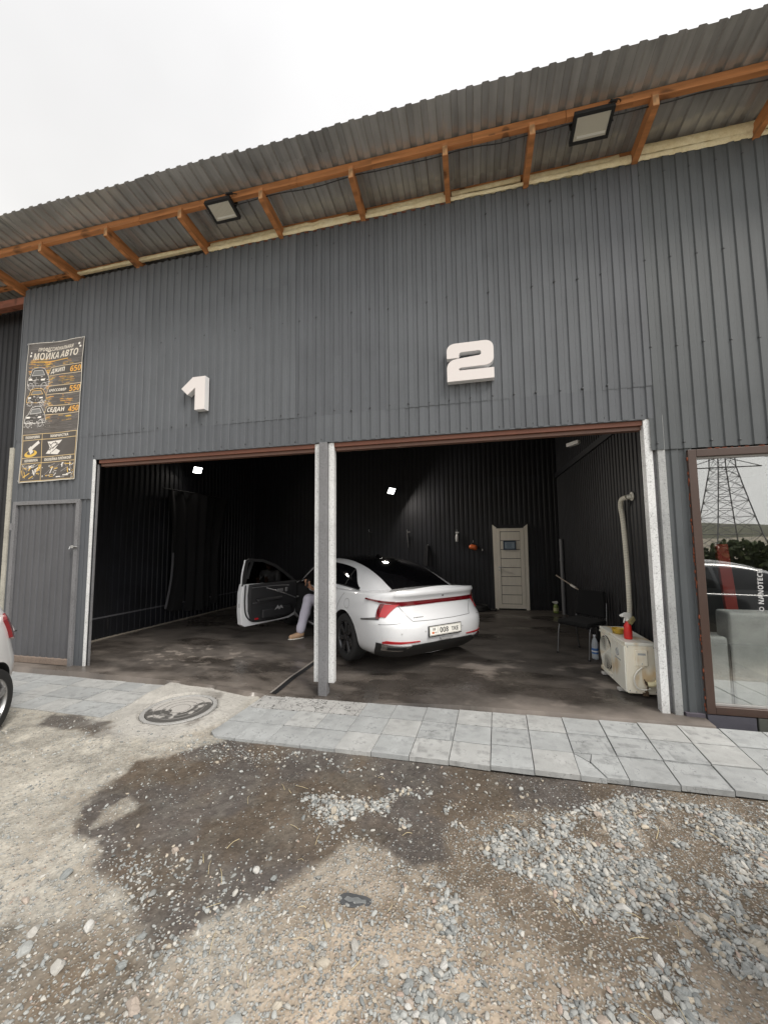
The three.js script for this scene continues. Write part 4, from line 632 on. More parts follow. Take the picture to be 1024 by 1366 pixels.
function sedanDetail({ car, k }, S, { open, plate }) {
  const { pt, normal, gp, gnorm } = k;
  const L = (s) => [(z, q) => gp(z, q, s), (z, q) => gnorm(z, q, s)];
  // glass: rear window, roof panel, windscreen, side windows
  const span = (m, z0, z1, q0, q1, name, th = 0.004) => { const f = (z, q) => gp(z, 1 - Math.abs(q), q < 0 ? -1 : 1), n = (z, q) => gnorm(z, 1 - Math.abs(q), q < 0 ? -1 : 1); return mesh(name, skinPatch(f, n, z0, z1, q0, q1, th, 24, 16), m, car); };
  const rq = (z) => lerp(0.44, 0.415, (z + 0.4) / 1.05);
  span(TINT, -0.42, 0.655, (z) => -rq(z), rq, 'rear_window');
  span(M.blackGloss, -1.85, -0.43, -0.435, 0.435, 'roof_panel', 0.003); span(TINT, -2.55, -1.87, -0.45, 0.45, 'windscreen');
  for (const s of [-1, 1]) {
    const [f, n] = L(s); const lo = (z) => lerp(0.16, 0.20, clamp((z + 1) / 1.2)), hi = (z) => 0.455 - 0.22 * smooth(-0.25, 0.16, z);
    mesh('side_window', skinPatch(f, n, -1.06, 0.14, lo, hi, 0.004, 30, 8), TINT, car);
    if (!(open && s < 0)) mesh('side_window', skinPatch(f, n, -2.2, -1.12, lo, (z) => 0.45 - 0.1 * smooth(-1.9, -2.3, z), 0.004, 24, 8), TINT, car);
    mesh('window_trim', skinLine(f, n, [[-1.06, 0.155], [-0.3, 0.175], [0.15, 0.195]], 0.014, 0.006), M.black, car);
  }
  { const f = (z, q) => gp(z, q, -1), n = (z, q) => gnorm(z, q, -1); mesh('quarter_divider', skinLine(f, n, [[-0.26, 0.19], [-0.22, 0.44]], 0.03, 0.006), M.black, car); }
  // tail: outline metres a from the rear middle, heights y
  const F = (a, y) => pt(a, y), Nn = (a, y) => normal(a, y);
  mesh('light_bar', skinPatch(F, Nn, -0.70, 0.70, (a) => 0.845 - 0.01 * Math.abs(a), (a) => 0.895 + 0.004 * Math.abs(a), 0.010, 60, 5), REDDARK, car);
  for (const s of [-1, 1]) {
    const f = (u, v) => pt(u * s, v), n = (u, v) => normal(u * s, v); const tl = sub('tail_light', car);
    const fs = (v, u) => pt(u * s, v), ns = (v, u) => normal(u * s, v);
    mesh('lens', skinPatch(fs, ns, 0.712, 0.866, (v) => lerp(0.785, 0.60, (v - 0.712) / 0.154), (v) => lerp(0.875, 0.785, (v - 0.712) / 0.154), 0.013, 14, 8), RED, tl);
    mesh('upper_blade', skinPatch(f, n, 0.66, 1.15, (u) => lerp(0.868, 0.905, (u - 0.66) / 0.49), (u) => lerp(0.903, 0.922, (u - 0.66) / 0.49), 0.016, 24, 3), s < 0 ? REDDARK : REDDARK, tl);
    mesh('dark_blade', skinPatch(fs, ns, 0.690, 0.872, (v) => lerp(0.885, 0.79, (v - 0.69) / 0.182), (v) => lerp(0.935, 0.85, (v - 0.69) / 0.182), 0.015, 12, 3), REDDARK, tl);
    mesh('quarter_trim', skinPatch(f, n, 0.90, 1.26, (u) => lerp(0.680, 0.645, (u - 0.9) / 0.36), (u) => lerp(0.712, 0.662, (u - 0.9) / 0.36), 0.006, 16, 3), std([0.12, 0.12, 0.12], 0.35, 0.3), car);
    mesh('reflector', skinPatch(f, n, 0.38, 0.88, (u) => lerp(0.418, 0.408, (u - 0.38) / 0.5), (u) => lerp(0.430, 0.448, (u - 0.38) / 0.5) - 0.02 * smooth(0.82, 0.88, u), 0.008, 18, 3), RED, car);
    mesh('exhaust_trim', skinPatch(f, n, 0.50, 0.88, (u) => 0.325 + 0.05 * smooth(0.62, 0.5, u), (u) => lerp(0.385, 0.405, (u - 0.5) / 0.4), 0.016, 16, 4), M.chrome, car);
    mesh('exhaust_recess', skinPatch(f, n, 0.57, 0.80, 0.345, (u) => 0.378, 0.022, 12, 3), M.black, car);
    mesh('panel_gap', [skinLine(f, n, [[0.60, 0.835], [0.52, 0.74], [0.46, 0.665]], 0.006, 0.002), skinLine(f, n, [[0.93, 0.63], [0.80, 0.64], [0.62, 0.655]], 0.005, 0.002)], gapM, car);
  }
  mesh('diffuser', skinPatch(F, Nn, -0.98, 0.98, 0.21, (a) => 0.385 + 0.02 * smooth(0.5, 0.95, Math.abs(a)) - 0.035 * smooth(0.36, 0.2, Math.abs(a)) * 0, 0.010, 70, 6), std([0.02, 0.02, 0.02], 0.5), car);
  mesh('trunk_gap', skinLine(F, Nn, [[-0.46, 0.665], [-0.2, 0.655], [0.2, 0.655], [0.46, 0.665]], 0.006, 0.002), gapM, car);
  mesh('lip_spoiler', skinPatch(F, Nn, -0.72, 0.72, 0.972, 1.012, 0.014, 50, 5), sedanPaint, car);
  for (const a of [-0.63, -0.30, 0.30, 0.63]) { const p = pt(a, 0.535), n = normal(a, 0.535), c = cyl(0.010, 0.010, 0.006, 0, 0, 0, 16); c.applyQuaternion(new THREE.Quaternion().setFromUnitVectors(new THREE.Vector3(0, 1, 0), n)); c.translate(p.x + n.x * 0.002, p.y, p.z + n.z * 0.002); mesh('parking_sensor', c, std([0.5, 0.5, 0.5], 0.4), car); }
  { // small raised letters, too small to read, and a camera button under the lip
    const l = []; for (let i = 0; i < 7; i++) { const a = -0.42 + i * 0.021, p = pt(a, 0.70); l.push(box(0.013, 0.016, 0.004, p.x, p.y, p.z + 0.003)); } tag(mesh('badge', l, M.chrome, car), null, null, null, 'stuff');
    const p = pt(0.08, 0.935); mesh('camera_button', box(0.022, 0.012, 0.012, p.x, p.y, p.z + 0.005), M.black, car);
  }
  // number plate
  if (plate) {
    const cv = document.createElement('canvas'); cv.width = 1040; cv.height = 224; const c = cv.getContext('2d'); c.fillStyle = '#f3f1ea'; c.fillRect(0, 0, 1040, 224); c.strokeStyle = '#15151a'; c.lineWidth = 7; c.strokeRect(12, 12, 1016, 200); c.fillStyle = '#16161b';
    c.font = 'bold 84px sans-serif'; c.textAlign = 'center'; c.fillText('08', 148, 104); c.font = 'bold 52px sans-serif'; c.fillStyle = '#c8261c'; c.fillRect(76, 132, 70, 50); c.fillStyle = '#e8c52a'; c.beginPath(); c.arc(111, 157, 13, 0, 7); c.fill(); c.fillStyle = '#5a5a60'; c.fillText('KG', 196, 176); c.fillStyle = '#16161b'; c.fillRect(262, 36, 7, 152);
    c.font = 'bold 176px sans-serif'; c.fillText('008', 470, 176); c.font = 'bold 138px sans-serif'; c.fillText('TKE', 830, 172);
    const t = new THREE.CanvasTexture(cv); t.colorSpace = THREE.SRGBColorSpace; t.anisotropy = 8; const pl = sub('number_plate', car); const p = pt(0, 0.53); pl.position.set(0.0, 0.525, p.z + 0.012); pl.rotation.x = -0.06;
    mesh('plate_frame', box(0.54, 0.135, 0.016, 0, 0, 0, 0.006), M.black, pl); const f = new THREE.PlaneGeometry(0.52, 0.112); f.translate(0, 0.004, 0.0095); mesh('plate_face', f, std([1, 1, 1], 0.4, 0, { map: t }), pl); mesh('plate_dealer_strip', box(0.2, 0.018, 0.02, 0.02, -0.105, -0.005), std([0.3, 0.3, 0.3], 0.5), pl);
  }
  // doors: gaps and handles on both sides (side lines run in a: from rear middle)
  const sideA = (z, s) => { let lo = 0.8, hi = 5.4; for (let i = 0; i < 40; i++) { const m = (lo + hi) / 2; pt(m, 0.7).z > z ? (lo = m) : (hi = m); } return lo * s; };
  for (const s of [-1, 1]) {
    const gl = [[[-1.10, 0.93], [-1.12, 0.6], [-1.08, 0.34]], [[-0.06, 0.93], [-0.20, 0.72], [-0.42, 0.5], [-0.48, 0.34]], [[-0.48, 0.335], [-1.08, 0.335]]].map((l) => skinLine(F, Nn, l.map(([z, y]) => [sideA(z, s), y]), 0.006, 0.002));
    mesh('door_gap', gl, gapM, car);
    const a0 = sideA(-0.34, s), a1 = sideA(-0.52, s); mesh('door_handle', skinPatch(F, Nn, Math.min(a0, a1), Math.max(a0, a1), 0.80, 0.822, 0.018, 10, 3), sedanPaint, car); mesh('handle_cup', skinPatch(F, Nn, Math.min(a0, a1) + 0.02, Math.max(a0, a1) - 0.02, 0.775, 0.835, 0.001, 8, 3), std([0.45, 0.45, 0.45], 0.4), car);
    const b0 = sideA(0.10, s); const ring = []; for (let i = 0; i <= 20; i++) { const t = (i / 20) * 6.2832; ring.push([b0 + 0.075 * Math.cos(t), 0.80 + 0.065 * Math.sin(t)]); } if (s < 0) mesh('fuel_flap_gap', skinLine(F, Nn, ring, 0.004, 0.002), gapM, car);
    mesh('sill_trim', skinPatch(F, Nn, Math.min(sideA(-0.5, s), sideA(-2.3, s)), Math.max(sideA(-0.5, s), sideA(-2.3, s)), 0.205, 0.245, 0.006, 20, 2), M.black, car);
  }
  { const p = gp(-0.62, 1, 1); const s = shapeOf([[0, 0], [0.16, 0], [0.10, 0.05], [0.085, 0.052]]); const g = extrude(s, 0.018, 0.006); g.rotateY(Math.PI / 2); g.translate(-0.009, p.y - 0.008, p.z + 0.15); mesh('shark_fin', g, M.blackGloss, car); }
  const rim = std([0.09, 0.09, 0.095], 0.25, 0.7);
  for (const z of [0, -S.wb]) for (const s of [-1, 1]) wheelParts(S, rim, car, s * S.track, z, s);
}
// the white sedan being washed
const CARX = -1.150, CARZ = -5.830, CARA = 0.7780, CARY = -0.040;
let sedan;
{
  const made = makeCar(SEDAN, sedanPaint, { open: true }); sedan = made.car; sedan.name = numbered('sedan'); sedan.position.set(CARX, CARY, CARZ); sedan.rotation.y = CARA; sedan.scale.setScalar(1.012);
  tag(sedan, 'white sedan with red tail light bar parked in the right bay, driver door open', 'car');
  sedanDetail(made, SEDAN, { open: true, plate: true });
  // cabin: front seat, wheel, sill plate
  const cloth = std([0.03, 0.03, 0.032], 0.85);
  const seat = sub('front_seat', sedan); mesh('cushion', box(0.50, 0.16, 0.52, -0.40, 0.46, -1.52, 0.06), cloth, seat); const bk = box(0.48, 0.62, 0.14, 0, 0.31, 0, 0.06); bk.rotateX(0.32); bk.translate(-0.40, 0.5, -1.27); mesh('backrest', bk, cloth, seat); mesh('headrest', box(0.24, 0.17, 0.1, -0.40, 1.14, -1.04, 0.04), cloth, seat);
  const st = new THREE.TorusGeometry(0.18, 0.015, 10, 36); st.rotateX(-0.4); st.translate(-0.38, 0.86, -1.93); mesh('steering_wheel', [st, rod([-0.38, 0.86, -1.93], [-0.38, 0.80, -2.15], 0.03)], M.black, sedan);
  mesh('door_seal', tube([[-0.885, 0.34, -1.12], [-0.885, 0.335, -1.96], [-0.89, 0.55, -2.11], [-0.868, 0.87, -2.08], [-0.77, 1.01, -1.9], [-0.71, 1.15, -1.7], [-0.655, 1.25, -1.5], [-0.63, 1.29, -1.3]], 0.009, 60, 6), M.black, sedan);
  // open door, hinged at the front edge
  const d = sub('front_door', sedan); d.position.set(-0.91, 0.02, -2.17); d.rotation.y = -THREE.MathUtils.degToRad(67); // local +z runs to the door's rear edge, -x outside
  const prof = [[0.02, 0.30], [0.15, 0.265], [1.06, 0.262], [1.115, 0.30], [1.135, 0.5], [1.13, 0.80], [1.10, 0.935], [0.0, 0.90], [-0.02, 0.6]];
  const toDoor = (g, x) => { g.rotateY(-Math.PI / 2); g.translate(x, 0, 0); return g; }; // shape x -> z, thickness -> -x
  mesh('door_shell', toDoor(extrude(shapeOf(prof), 0.095, 0.012), 0.03), sedanPaint, d);
  const ins = [[0.09, 0.37], [0.2, 0.325], [0.84, 0.325], [0.97, 0.36], [1.015, 0.50], [1.02, 0.76], [1.0, 0.925], [0.03, 0.915], [0.03, 0.6]];
  const TR = std([0.022, 0.022, 0.024], 0.55); mesh('door_trim', toDoor(extrude(shapeOf(ins), 0.05, 0.012), 0.105), TR, d);
  mesh('gasket', tube([[0.052, 0.93, 1.075], [0.052, 0.62, 1.085], [0.052, 0.44, 1.055], [0.052, 0.335, 0.96], [0.052, 0.302, 0.80], [0.052, 0.302, 0.2], [0.052, 0.35, 0.05]], 0.011, 60, 6), M.black, d);
  const fr = shapeOf([[1.12, 0.92], [1.105, 1.10], [1.065, 1.33], [0.99, 1.365], [0.72, 1.34], [0.45, 1.24], [0.2, 1.08], [-0.02, 0.92]]); fr.holes.push(shapeOf([[1.07, 0.93], [1.05, 1.12], [1.02, 1.30], [0.97, 1.325], [0.72, 1.30], [0.47, 1.205], [0.24, 1.06], [0.08, 0.93]]));
  mesh('window_frame', toDoor(extrude(fr, 0.035, 0.004), 0.035), M.black, d);
  mesh('frame_edge', tube([[0.0, 0.93, 1.122], [0.004, 1.12, 1.11], [0.012, 1.345, 1.065]], 0.014, 20, 8), sedanPaint, d);
  const gl = extrude(shapeOf([[1.07, 0.92], [1.05, 1.12], [1.02, 1.30], [0.97, 1.325], [0.72, 1.30], [0.47, 1.205], [0.24, 1.06], [0.08, 0.92]]), 0.005); mesh('window_pane', toDoor(gl, 0.02), phys([0.10, 0.10, 0.11], 0.0, 0, { transmission: 1, thickness: 0, ior: 1.5 }), d);
  mesh('trim_strip', [tube([[0.12, 0.885, 1.0], [0.122, 0.88, 0.5], [0.12, 0.86, 0.22]], 0.006, 24, 6), tube([[0.122, 0.86, 0.72], [0.126, 0.76, 0.42], [0.12, 0.62, 0.06]], 0.011, 24, 6), tube([[0.122, 0.63, 0.98], [0.125, 0.635, 0.6], [0.122, 0.66, 0.42]], 0.007, 24, 6)], std([0.30, 0.30, 0.31], 0.35, 0.6), d);
  mesh('armrest', box(0.075, 0.06, 0.52, 0.145, 0.665, 0.66, 0.025), TR, d); mesh('door_pocket', box(0.06, 0.16, 0.62, 0.135, 0.43, 0.5, 0.025), TR, d);
  mesh('speaker', cyl(0.085, 0.085, 0.012, 0.118, 0.46, 0.2, 28, 'x'), M.black, d); mesh('inner_handle', [box(0.02, 0.055, 0.13, 0.125, 0.79, 0.42, 0.008), box(0.022, 0.075, 0.05, 0.125, 0.79, 0.28, 0.008)], std([0.4, 0.4, 0.41], 0.3, 0.8), d);
  mesh('door_sticker', (() => { const s = shapeOf([[0, 0], [0.05, 0.07], [0.09, 0.03], [0.12, 0.075], [0.19, 0.0], [0.13, 0.02], [0.09, -0.005], [0.05, 0.02]]); const g = extrude(s, 0.003); g.rotateY(-Math.PI / 2); g.translate(0.172, 0.47, 0.38); return g; })(), std([0.30, 0.30, 0.31], 0.6), d);
  mesh('door_reflector', box(0.01, 0.035, 0.07, 0.118, 0.365, 0.90, 0.004), RED, d); mesh('door_lock', [box(0.012, 0.07, 0.02, -0.01, 0.60, 1.137, 0.003), cyl(0.008, 0.008, 0.008, -0.01, 0.78, 1.13, 10, 'z'), cyl(0.006, 0.006, 0.006, 0.02, 0.36, 1.12, 10, 'z')], M.black, d);
  mesh('door_mirror', [box(0.20, 0.13, 0.12, -0.20, 0.96, 0.16, 0.045), rod([-0.05, 0.91, 0.16], [-0.14, 0.93, 0.16], 0.03)], sedanPaint, d); mesh('hinge_arm', [box(0.06, 0.03, 0.12, 0.04, 0.62, -0.04, 0.005), box(0.05, 0.05, 0.07, 0.02, 0.40, -0.02, 0.006), box(0.05, 0.05, 0.07, 0.02, 0.82, -0.02, 0.006)], std([0.5, 0.5, 0.5], 0.5), d);
}
// the white hatchback whose rear corner enters at the left edge
{
  const paint = phys([0.88, 0.88, 0.88], 0.35, 0, { clearcoat: 0.7, clearcoatRoughness: 0.05 }); const S = HATCH, { car, k } = makeCar(S, paint); car.name = numbered('hatchback');
  tag(car, 'white hatchback at the left edge, only its rear corner with red lamp showing', 'car');
  const { pt, normal, gp, gnorm } = k, F = (a, y) => pt(a, y), Nn = (a, y) => normal(a, y);
  for (const s of [-1, 1]) {
    const f = (u, v) => pt(u * s, v), n = (u, v) => normal(u * s, v); const tl = sub('tail_light', car);
    mesh('lens', skinPatch(f, n, 0.56, 1.02, (u) => lerp(0.72, 0.82, clamp((u - 0.56) / 0.46)), (u) => lerp(0.99, 1.06, (u - 0.56) / 0.46) - 0.07 * smooth(0.9, 1.02, u), 0.03, 26, 8), phys([0.16, 0.006, 0.01], 0.2, 0, { clearcoat: 0.3 }), tl);
    mesh('bumper_gap', skinLine(f, n, [[0.94, 0.70], [0.91, 0.60], [0.96, 0.50], [1.0, 0.44]], 0.005, 0.003), std([0.25, 0.25, 0.25], 0.6), car);
    const Lf = (z, q) => gp(z, q, s), Ln = (z, q) => gnorm(z, q, s); mesh('side_window', skinPatch(Lf, Ln, -1.0, 0.1, 0.22, 0.45, 0.004), TINT, car); mesh('side_window', skinPatch(Lf, Ln, -1.95, -1.08, 0.22, 0.45, 0.004), TINT, car);
  }
  const span = (z0, z1, q1, name) => mesh(name, skinPatch((z, q) => gp(z, 1 - Math.abs(q), q < 0 ? -1 : 1), (z, q) => gnorm(z, 1 - Math.abs(q), q < 0 ? -1 : 1), z0, z1, -q1, q1, 0.004, 20, 12), TINT, car); span(0.27, 0.5, 0.44, 'rear_window'); span(-2.3, -1.5, 0.44, 'windscreen');
  mesh('bumper_foot', skinPatch(F, Nn, -0.9, 0.9, 0.21, 0.30, 0.006, 40, 3), std([0.05, 0.05, 0.05], 0.6), car); mesh('plate_recess', skinPatch(F, Nn, -0.28, 0.28, 0.66, 0.80, 0.003, 10, 3), std([0.5, 0.5, 0.5], 0.5), car);
  for (const z of [0, -S.wb]) for (const s of [-1, 1]) wheelParts(S, std([0.4, 0.4, 0.4], 0.35, 0.8), car, s * S.track, z, s, 5);
  car.position.set(-4.95, -0.10, -2.22); car.rotation.y = 3.675;
}
// dark sedan parked in the yard to the right, seen only as a reflection in the office window
{
  const made = makeCar(SEDAN, phys([0.035, 0.037, 0.04], 0.22, 0.3, { clearcoat: 1, clearcoatRoughness: 0.03 })); const c = made.car; c.name = numbered('sedan');
  tag(c, 'dark grey sedan parked in the yard, mirrored in the office window', 'car'); sedanDetail(made, SEDAN, { open: false, plate: false }); c.position.set(2.45, groundY(3.5, -1.2) + 0.005, -1.05); c.rotation.y = -Math.PI / 2;
}
// ------------------------------------------------------------------ signs on the facade
const signFace = std([0.73, 0.685, 0.67], 0.4), signSide = std([0.74, 0.74, 0.75], 0.45);
function numberSign(name, shape, x, y, depth, label) {
  const t = thing(name, label, 'number sign', [x, y, ZF + 0.014]);
  const g = extrude(shape, depth, 0.002, 16); mesh('sign_box', g, signSide, t);
  const f = extrude(shape, 0.004, 0.0015, 16); f.translate(0, 0, depth + 0.002); mesh('sign_face', f, signFace, t);
}
{
  const one = shapeOf([[0.19, 0], [0.335, 0], [0.335, 0.44], [0.15, 0.44], [-0.02, 0.30], [0.075, 0.21], [0.19, 0.30]]);
  numberSign('number_sign', one, -3.66, 3.365, 0.075, 'white raised figure 1 on the wall over the left bay');
  const s = new THREE.Shape(); const W = 0.50, H = 0.43, b = 0.115;
  s.moveTo(0, 0); s.lineTo(W, 0); s.lineTo(W, b); s.lineTo(0.135, b); s.lineTo(0.125, 0.128); s.quadraticCurveTo(0.13, 0.148, 0.16, 0.15); s.lineTo(0.40, 0.15); s.quadraticCurveTo(W, 0.155, W, 0.245); s.lineTo(W, 0.33); s.quadraticCurveTo(W, H, 0.40, H); s.lineTo(0.10, H); s.quadraticCurveTo(0, H, 0, 0.34); s.lineTo(0, 0.265); s.lineTo(0.13, 0.265); s.lineTo(0.13, 0.285); s.quadraticCurveTo(0.13, 0.325, 0.165, 0.325); s.lineTo(0.34, 0.325); s.quadraticCurveTo(0.372, 0.325, 0.372, 0.297); s.quadraticCurveTo(0.372, 0.268, 0.34, 0.268); s.lineTo(0.13, 0.252); s.quadraticCurveTo(0.0, 0.25, 0, 0.14); s.closePath();
  numberSign('number_sign', s, -0.215, 3.385, 0.075, 'white raised figure 2 on the wall over the right bay');
}
{ // price banner
  const cv = document.createElement('canvas'), CW = 900, CH = 1800; cv.width = CW; cv.height = CH; const c = cv.getContext('2d'); seed(66);
  c.fillStyle = '#2b2a2e'; c.fillRect(0, 0, CW, CH);
  for (let i = 0; i < 900; i++) { const y = rnd() * 1200, x = rnd() * CW; const g = Math.floor(rr(60, 150)); c.fillStyle = `rgba(${g},${g},${g + 6},0.28)`; c.fillRect(x, y, rr(20, 240), rr(2, 9)); }
  for (let i = 0; i < 420; i++) { const cl = i % 3, x = cl === 0 ? 40 + rnd() * 300 : cl === 1 ? 640 + rr(-1, 1) * 90 : 380 + rr(-60, 60), y = cl === 0 ? 200 + rnd() * 260 : 250 + rnd() * 800; c.fillStyle = `rgba(${Math.floor(rr(215, 250))},${Math.floor(rr(140, 190))},${Math.floor(rr(20, 80))},${rr(0.35, 0.95)})`; c.fillRect(x, y, rr(10, 90), rr(3, 11)); }
  c.textAlign = 'center'; c.fillStyle = '#e9e4da'; c.save(); c.transform(1, 0, -0.16, 1, 0, 0);
  c.font = 'bold 66px sans-serif'; c.fillText('ПРОФЕССИОНАЛЬНАЯ', 480, 118, 560); c.font = 'bold 122px sans-serif'; c.fillText('МОЙКА АВТО', 500, 226, 720); c.restore();
  c.fillStyle = '#e9a92c'; c.fillRect(120, 250, 560, 10);
  c.fillStyle = '#fff'; for (const [x, y, r] of [[70, 130, 12], [64, 170, 16], [830, 80, 16], [850, 118, 14]]) { c.beginPath(); c.arc(x, y, r, 0, 7); c.fill(); }
  const row = (y, a, b, px) => { c.fillStyle = '#211f22'; c.beginPath(); c.moveTo(360, y + 110); c.lineTo(400, y); c.lineTo(890, y); c.lineTo(890, y + 110); c.closePath(); c.fill(); c.strokeStyle = '#f0d9b0'; c.lineWidth = 6; c.stroke(); c.save(); c.transform(1, 0, -0.16, 1, 0.16 * (y + 80), 0); c.fillStyle = '#f2efe8'; c.font = `bold ${px}px sans-serif`; c.textAlign = 'left'; c.fillText(a, 405, y + 76, 285); c.fillStyle = '#f0a62a'; c.font = 'bold 100px sans-serif'; c.textAlign = 'right'; c.fillText(b, 880, y + 92, 190); c.restore(); };
  row(340, 'ДЖИП', '650', 76); row(590, 'КРОССОВЕР', '550', 46); row(850, 'СЕДАН', '450', 76);
  const car = (x, y, w, h, hue, k) => { // sketched outline of a generic car with highlights and spray
    c.save(); c.translate(x, y); c.lineCap = 'round'; c.strokeStyle = hue; c.lineWidth = 7; c.fillStyle = '#17171a'; c.beginPath(); c.moveTo(0, h * 0.85); c.quadraticCurveTo(-6, h * 0.5, w * 0.12, h * 0.42); c.lineTo(w * (k ? 0.26 : 0.2), h * 0.08); c.quadraticCurveTo(w * 0.5, -h * 0.06, w * 0.74, h * 0.05); c.lineTo(w * 0.94, h * 0.40); c.quadraticCurveTo(w * 1.03, h * 0.6, w, h * 0.9); c.closePath(); c.fill(); c.stroke();
    c.fillStyle = '#5a6068'; c.beginPath(); c.moveTo(w * 0.2, h * 0.38); c.lineTo(w * 0.29, h * 0.14); c.lineTo(w * 0.66, h * 0.12); c.lineTo(w * 0.78, h * 0.36); c.closePath(); c.fill(); c.stroke();
    c.fillStyle = '#e8e9ec'; for (let i = 0; i < 26; i++) c.fillRect(rnd() * w * 0.9, h * (0.42 + 0.5 * rnd()), rr(8, 60), rr(2, 7)); c.fillStyle = '#fff'; c.fillRect(w * 0.06, h * 0.52, w * 0.16, h * 0.09); c.fillRect(w * 0.62, h * 0.54, w * 0.18, h * 0.09); c.lineWidth = 5; c.strokeStyle = '#dfe3ea'; c.beginPath(); c.arc(w * 0.16, h * 0.9, h * 0.16, 0, 7); c.moveTo(w * 0.9, h * 0.9); c.arc(w * 0.76, h * 0.9, h * 0.17, 0, 7); c.stroke();
    for (let i = 0; i < 60; i++) { c.fillStyle = `rgba(240,240,245,${rr(0.3, 0.9)})`; c.beginPath(); c.arc(rr(-10, w * 1.25), h * rr(0.7, 1.12), rr(2, 8), 0, 7); c.fill(); } c.restore(); };
  car(40, 330, 340, 270, '#c9ccd2', 0); car(40, 600, 330, 210, '#e6b45a', 0); car(30, 830, 350, 250, '#dfe2e6', 1);
  c.fillStyle = '#232226'; c.fillRect(20, 1195, 860, 590); c.strokeStyle = '#e9c98a'; c.lineWidth = 6; c.strokeRect(20, 1195, 860, 590); c.beginPath(); c.moveTo(350, 1195); c.lineTo(350, 1785); c.moveTo(20, 1490); c.lineTo(880, 1490); c.moveTo(20, 1266); c.lineTo(880, 1266); c.moveTo(20, 1562); c.lineTo(880, 1562); c.stroke();
  c.fillStyle = '#f0ece4'; c.font = 'bold 46px sans-serif'; c.fillText('ПОЛИРОВКА', 185, 1246, 250); c.fillText('ХИМЧИСТКА', 610, 1246, 330); c.fillText('КЕРАМИКА', 185, 1542, 230); c.fillText('ОКЛЕЙКА ПЛЁНКОЙ', 610, 1542, 440);
  c.fillStyle = '#e6b52c'; c.beginPath(); c.ellipse(170, 1440, 112, 42, -0.1, 0, 7); c.fill(); c.fillStyle = '#26262a'; c.beginPath(); c.ellipse(170, 1426, 70, 24, -0.1, 0, 7); c.fill(); c.fillStyle = '#e8e8ea'; c.save(); c.translate(190, 1370); c.rotate(-0.55); c.fillRect(-50, -22, 190, 42); c.fillRect(-60, -34, 60, 90); c.restore();
  c.fillStyle = '#e8e8ea'; c.beginPath(); c.moveTo(430, 1300); c.lineTo(660, 1290); c.lineTo(560, 1390); c.lineTo(640, 1430); c.lineTo(600, 1470); c.lineTo(410, 1450); c.lineTo(470, 1380); c.closePath(); c.fill(); c.strokeStyle = '#1d1d20'; c.lineWidth = 9; for (let i = 0; i < 9; i++) { c.beginPath(); c.moveTo(rr(420, 640), rr(1300, 1460)); c.lineTo(rr(420, 640), rr(1300, 1460)); c.stroke(); }
  for (let q = 0; q < 2; q++) for (let i = 0; i < 44; i++) { c.strokeStyle = rnd() < 0.3 ? '#e9b53c' : rnd() < 0.5 ? '#f4f4f4' : '#6a6a70'; c.lineWidth = rr(3, 15); const x = q ? rr(370, 860) : rr(40, 330), y = rr(1590, 1760); c.beginPath(); c.moveTo(x, y); c.lineTo(clamp(x + rr(-40, 120), q ? 365 : 30, q ? 870 : 340), clamp(y - rr(-10, 80), 1580, 1770)); c.stroke(); }
  c.fillStyle = 'rgba(205,185,150,0.24)'; c.fillRect(0, 0, CW, CH);
  c.strokeStyle = '#d9d4ca'; c.lineWidth = 8; c.strokeRect(4, 4, CW - 8, CH - 8);
  const t = new THREE.CanvasTexture(cv); t.colorSpace = THREE.SRGBColorSpace; t.anisotropy = 8;
  const B = thing('price_banner', 'tall dark printed price banner hung on the wall above the side door', 'banner', [0, 0, 0]);
  const c4 = [[-6.515, 4.70], [-5.435, 4.672], [-5.482, 2.56], [-6.525, 2.545]]; const nx = 30, ny = 60, pos = [], uv = [], idx = [];
  for (let j = 0; j <= ny; j++) for (let i = 0; i <= nx; i++) { const u = i / nx, v = j / ny; const x = lerp(lerp(c4[0][0], c4[1][0], u), lerp(c4[3][0], c4[2][0], u), v), y = lerp(lerp(c4[0][1], c4[1][1], u), lerp(c4[3][1], c4[2][1], u), v) - 0.02 * Math.sin(u * Math.PI) * (1 - v); const wv = 0.02 * (fbm(u * 3 + v, v * 6, 3) - 0.35) + 0.012 * Math.sin(u * 9 + v * 7) * Math.sin(u * Math.PI); pos.push(x, y, ZF + 0.028 + Math.max(-0.006, wv)); uv.push(u, 1 - v); }
  for (let j = 0; j < ny; j++) for (let i = 0; i < nx; i++) { const a = j * (nx + 1) + i, b = a + nx + 1; idx.push(a, b, a + 1, a + 1, b, b + 1); }
  const g = new THREE.BufferGeometry(); g.setAttribute('position', new THREE.Float32BufferAttribute(pos, 3)); g.setAttribute('uv', new THREE.Float32BufferAttribute(uv, 2)); g.setIndex(idx); g.computeVertexNormals(); mesh('banner_sheet', g, phys([1, 1, 1], 0.33, 0, { map: t }), B);
  for (const [x, y] of [[-6.49, 4.675], [-6.0, 4.66], [-5.465, 4.648], [-6.5, 2.575], [-5.51, 2.59]]) { const e = new THREE.TorusGeometry(0.012, 0.004, 6, 16); e.translate(x, y, ZF + 0.045); mesh('eyelet', e, M.steel, B); }
}
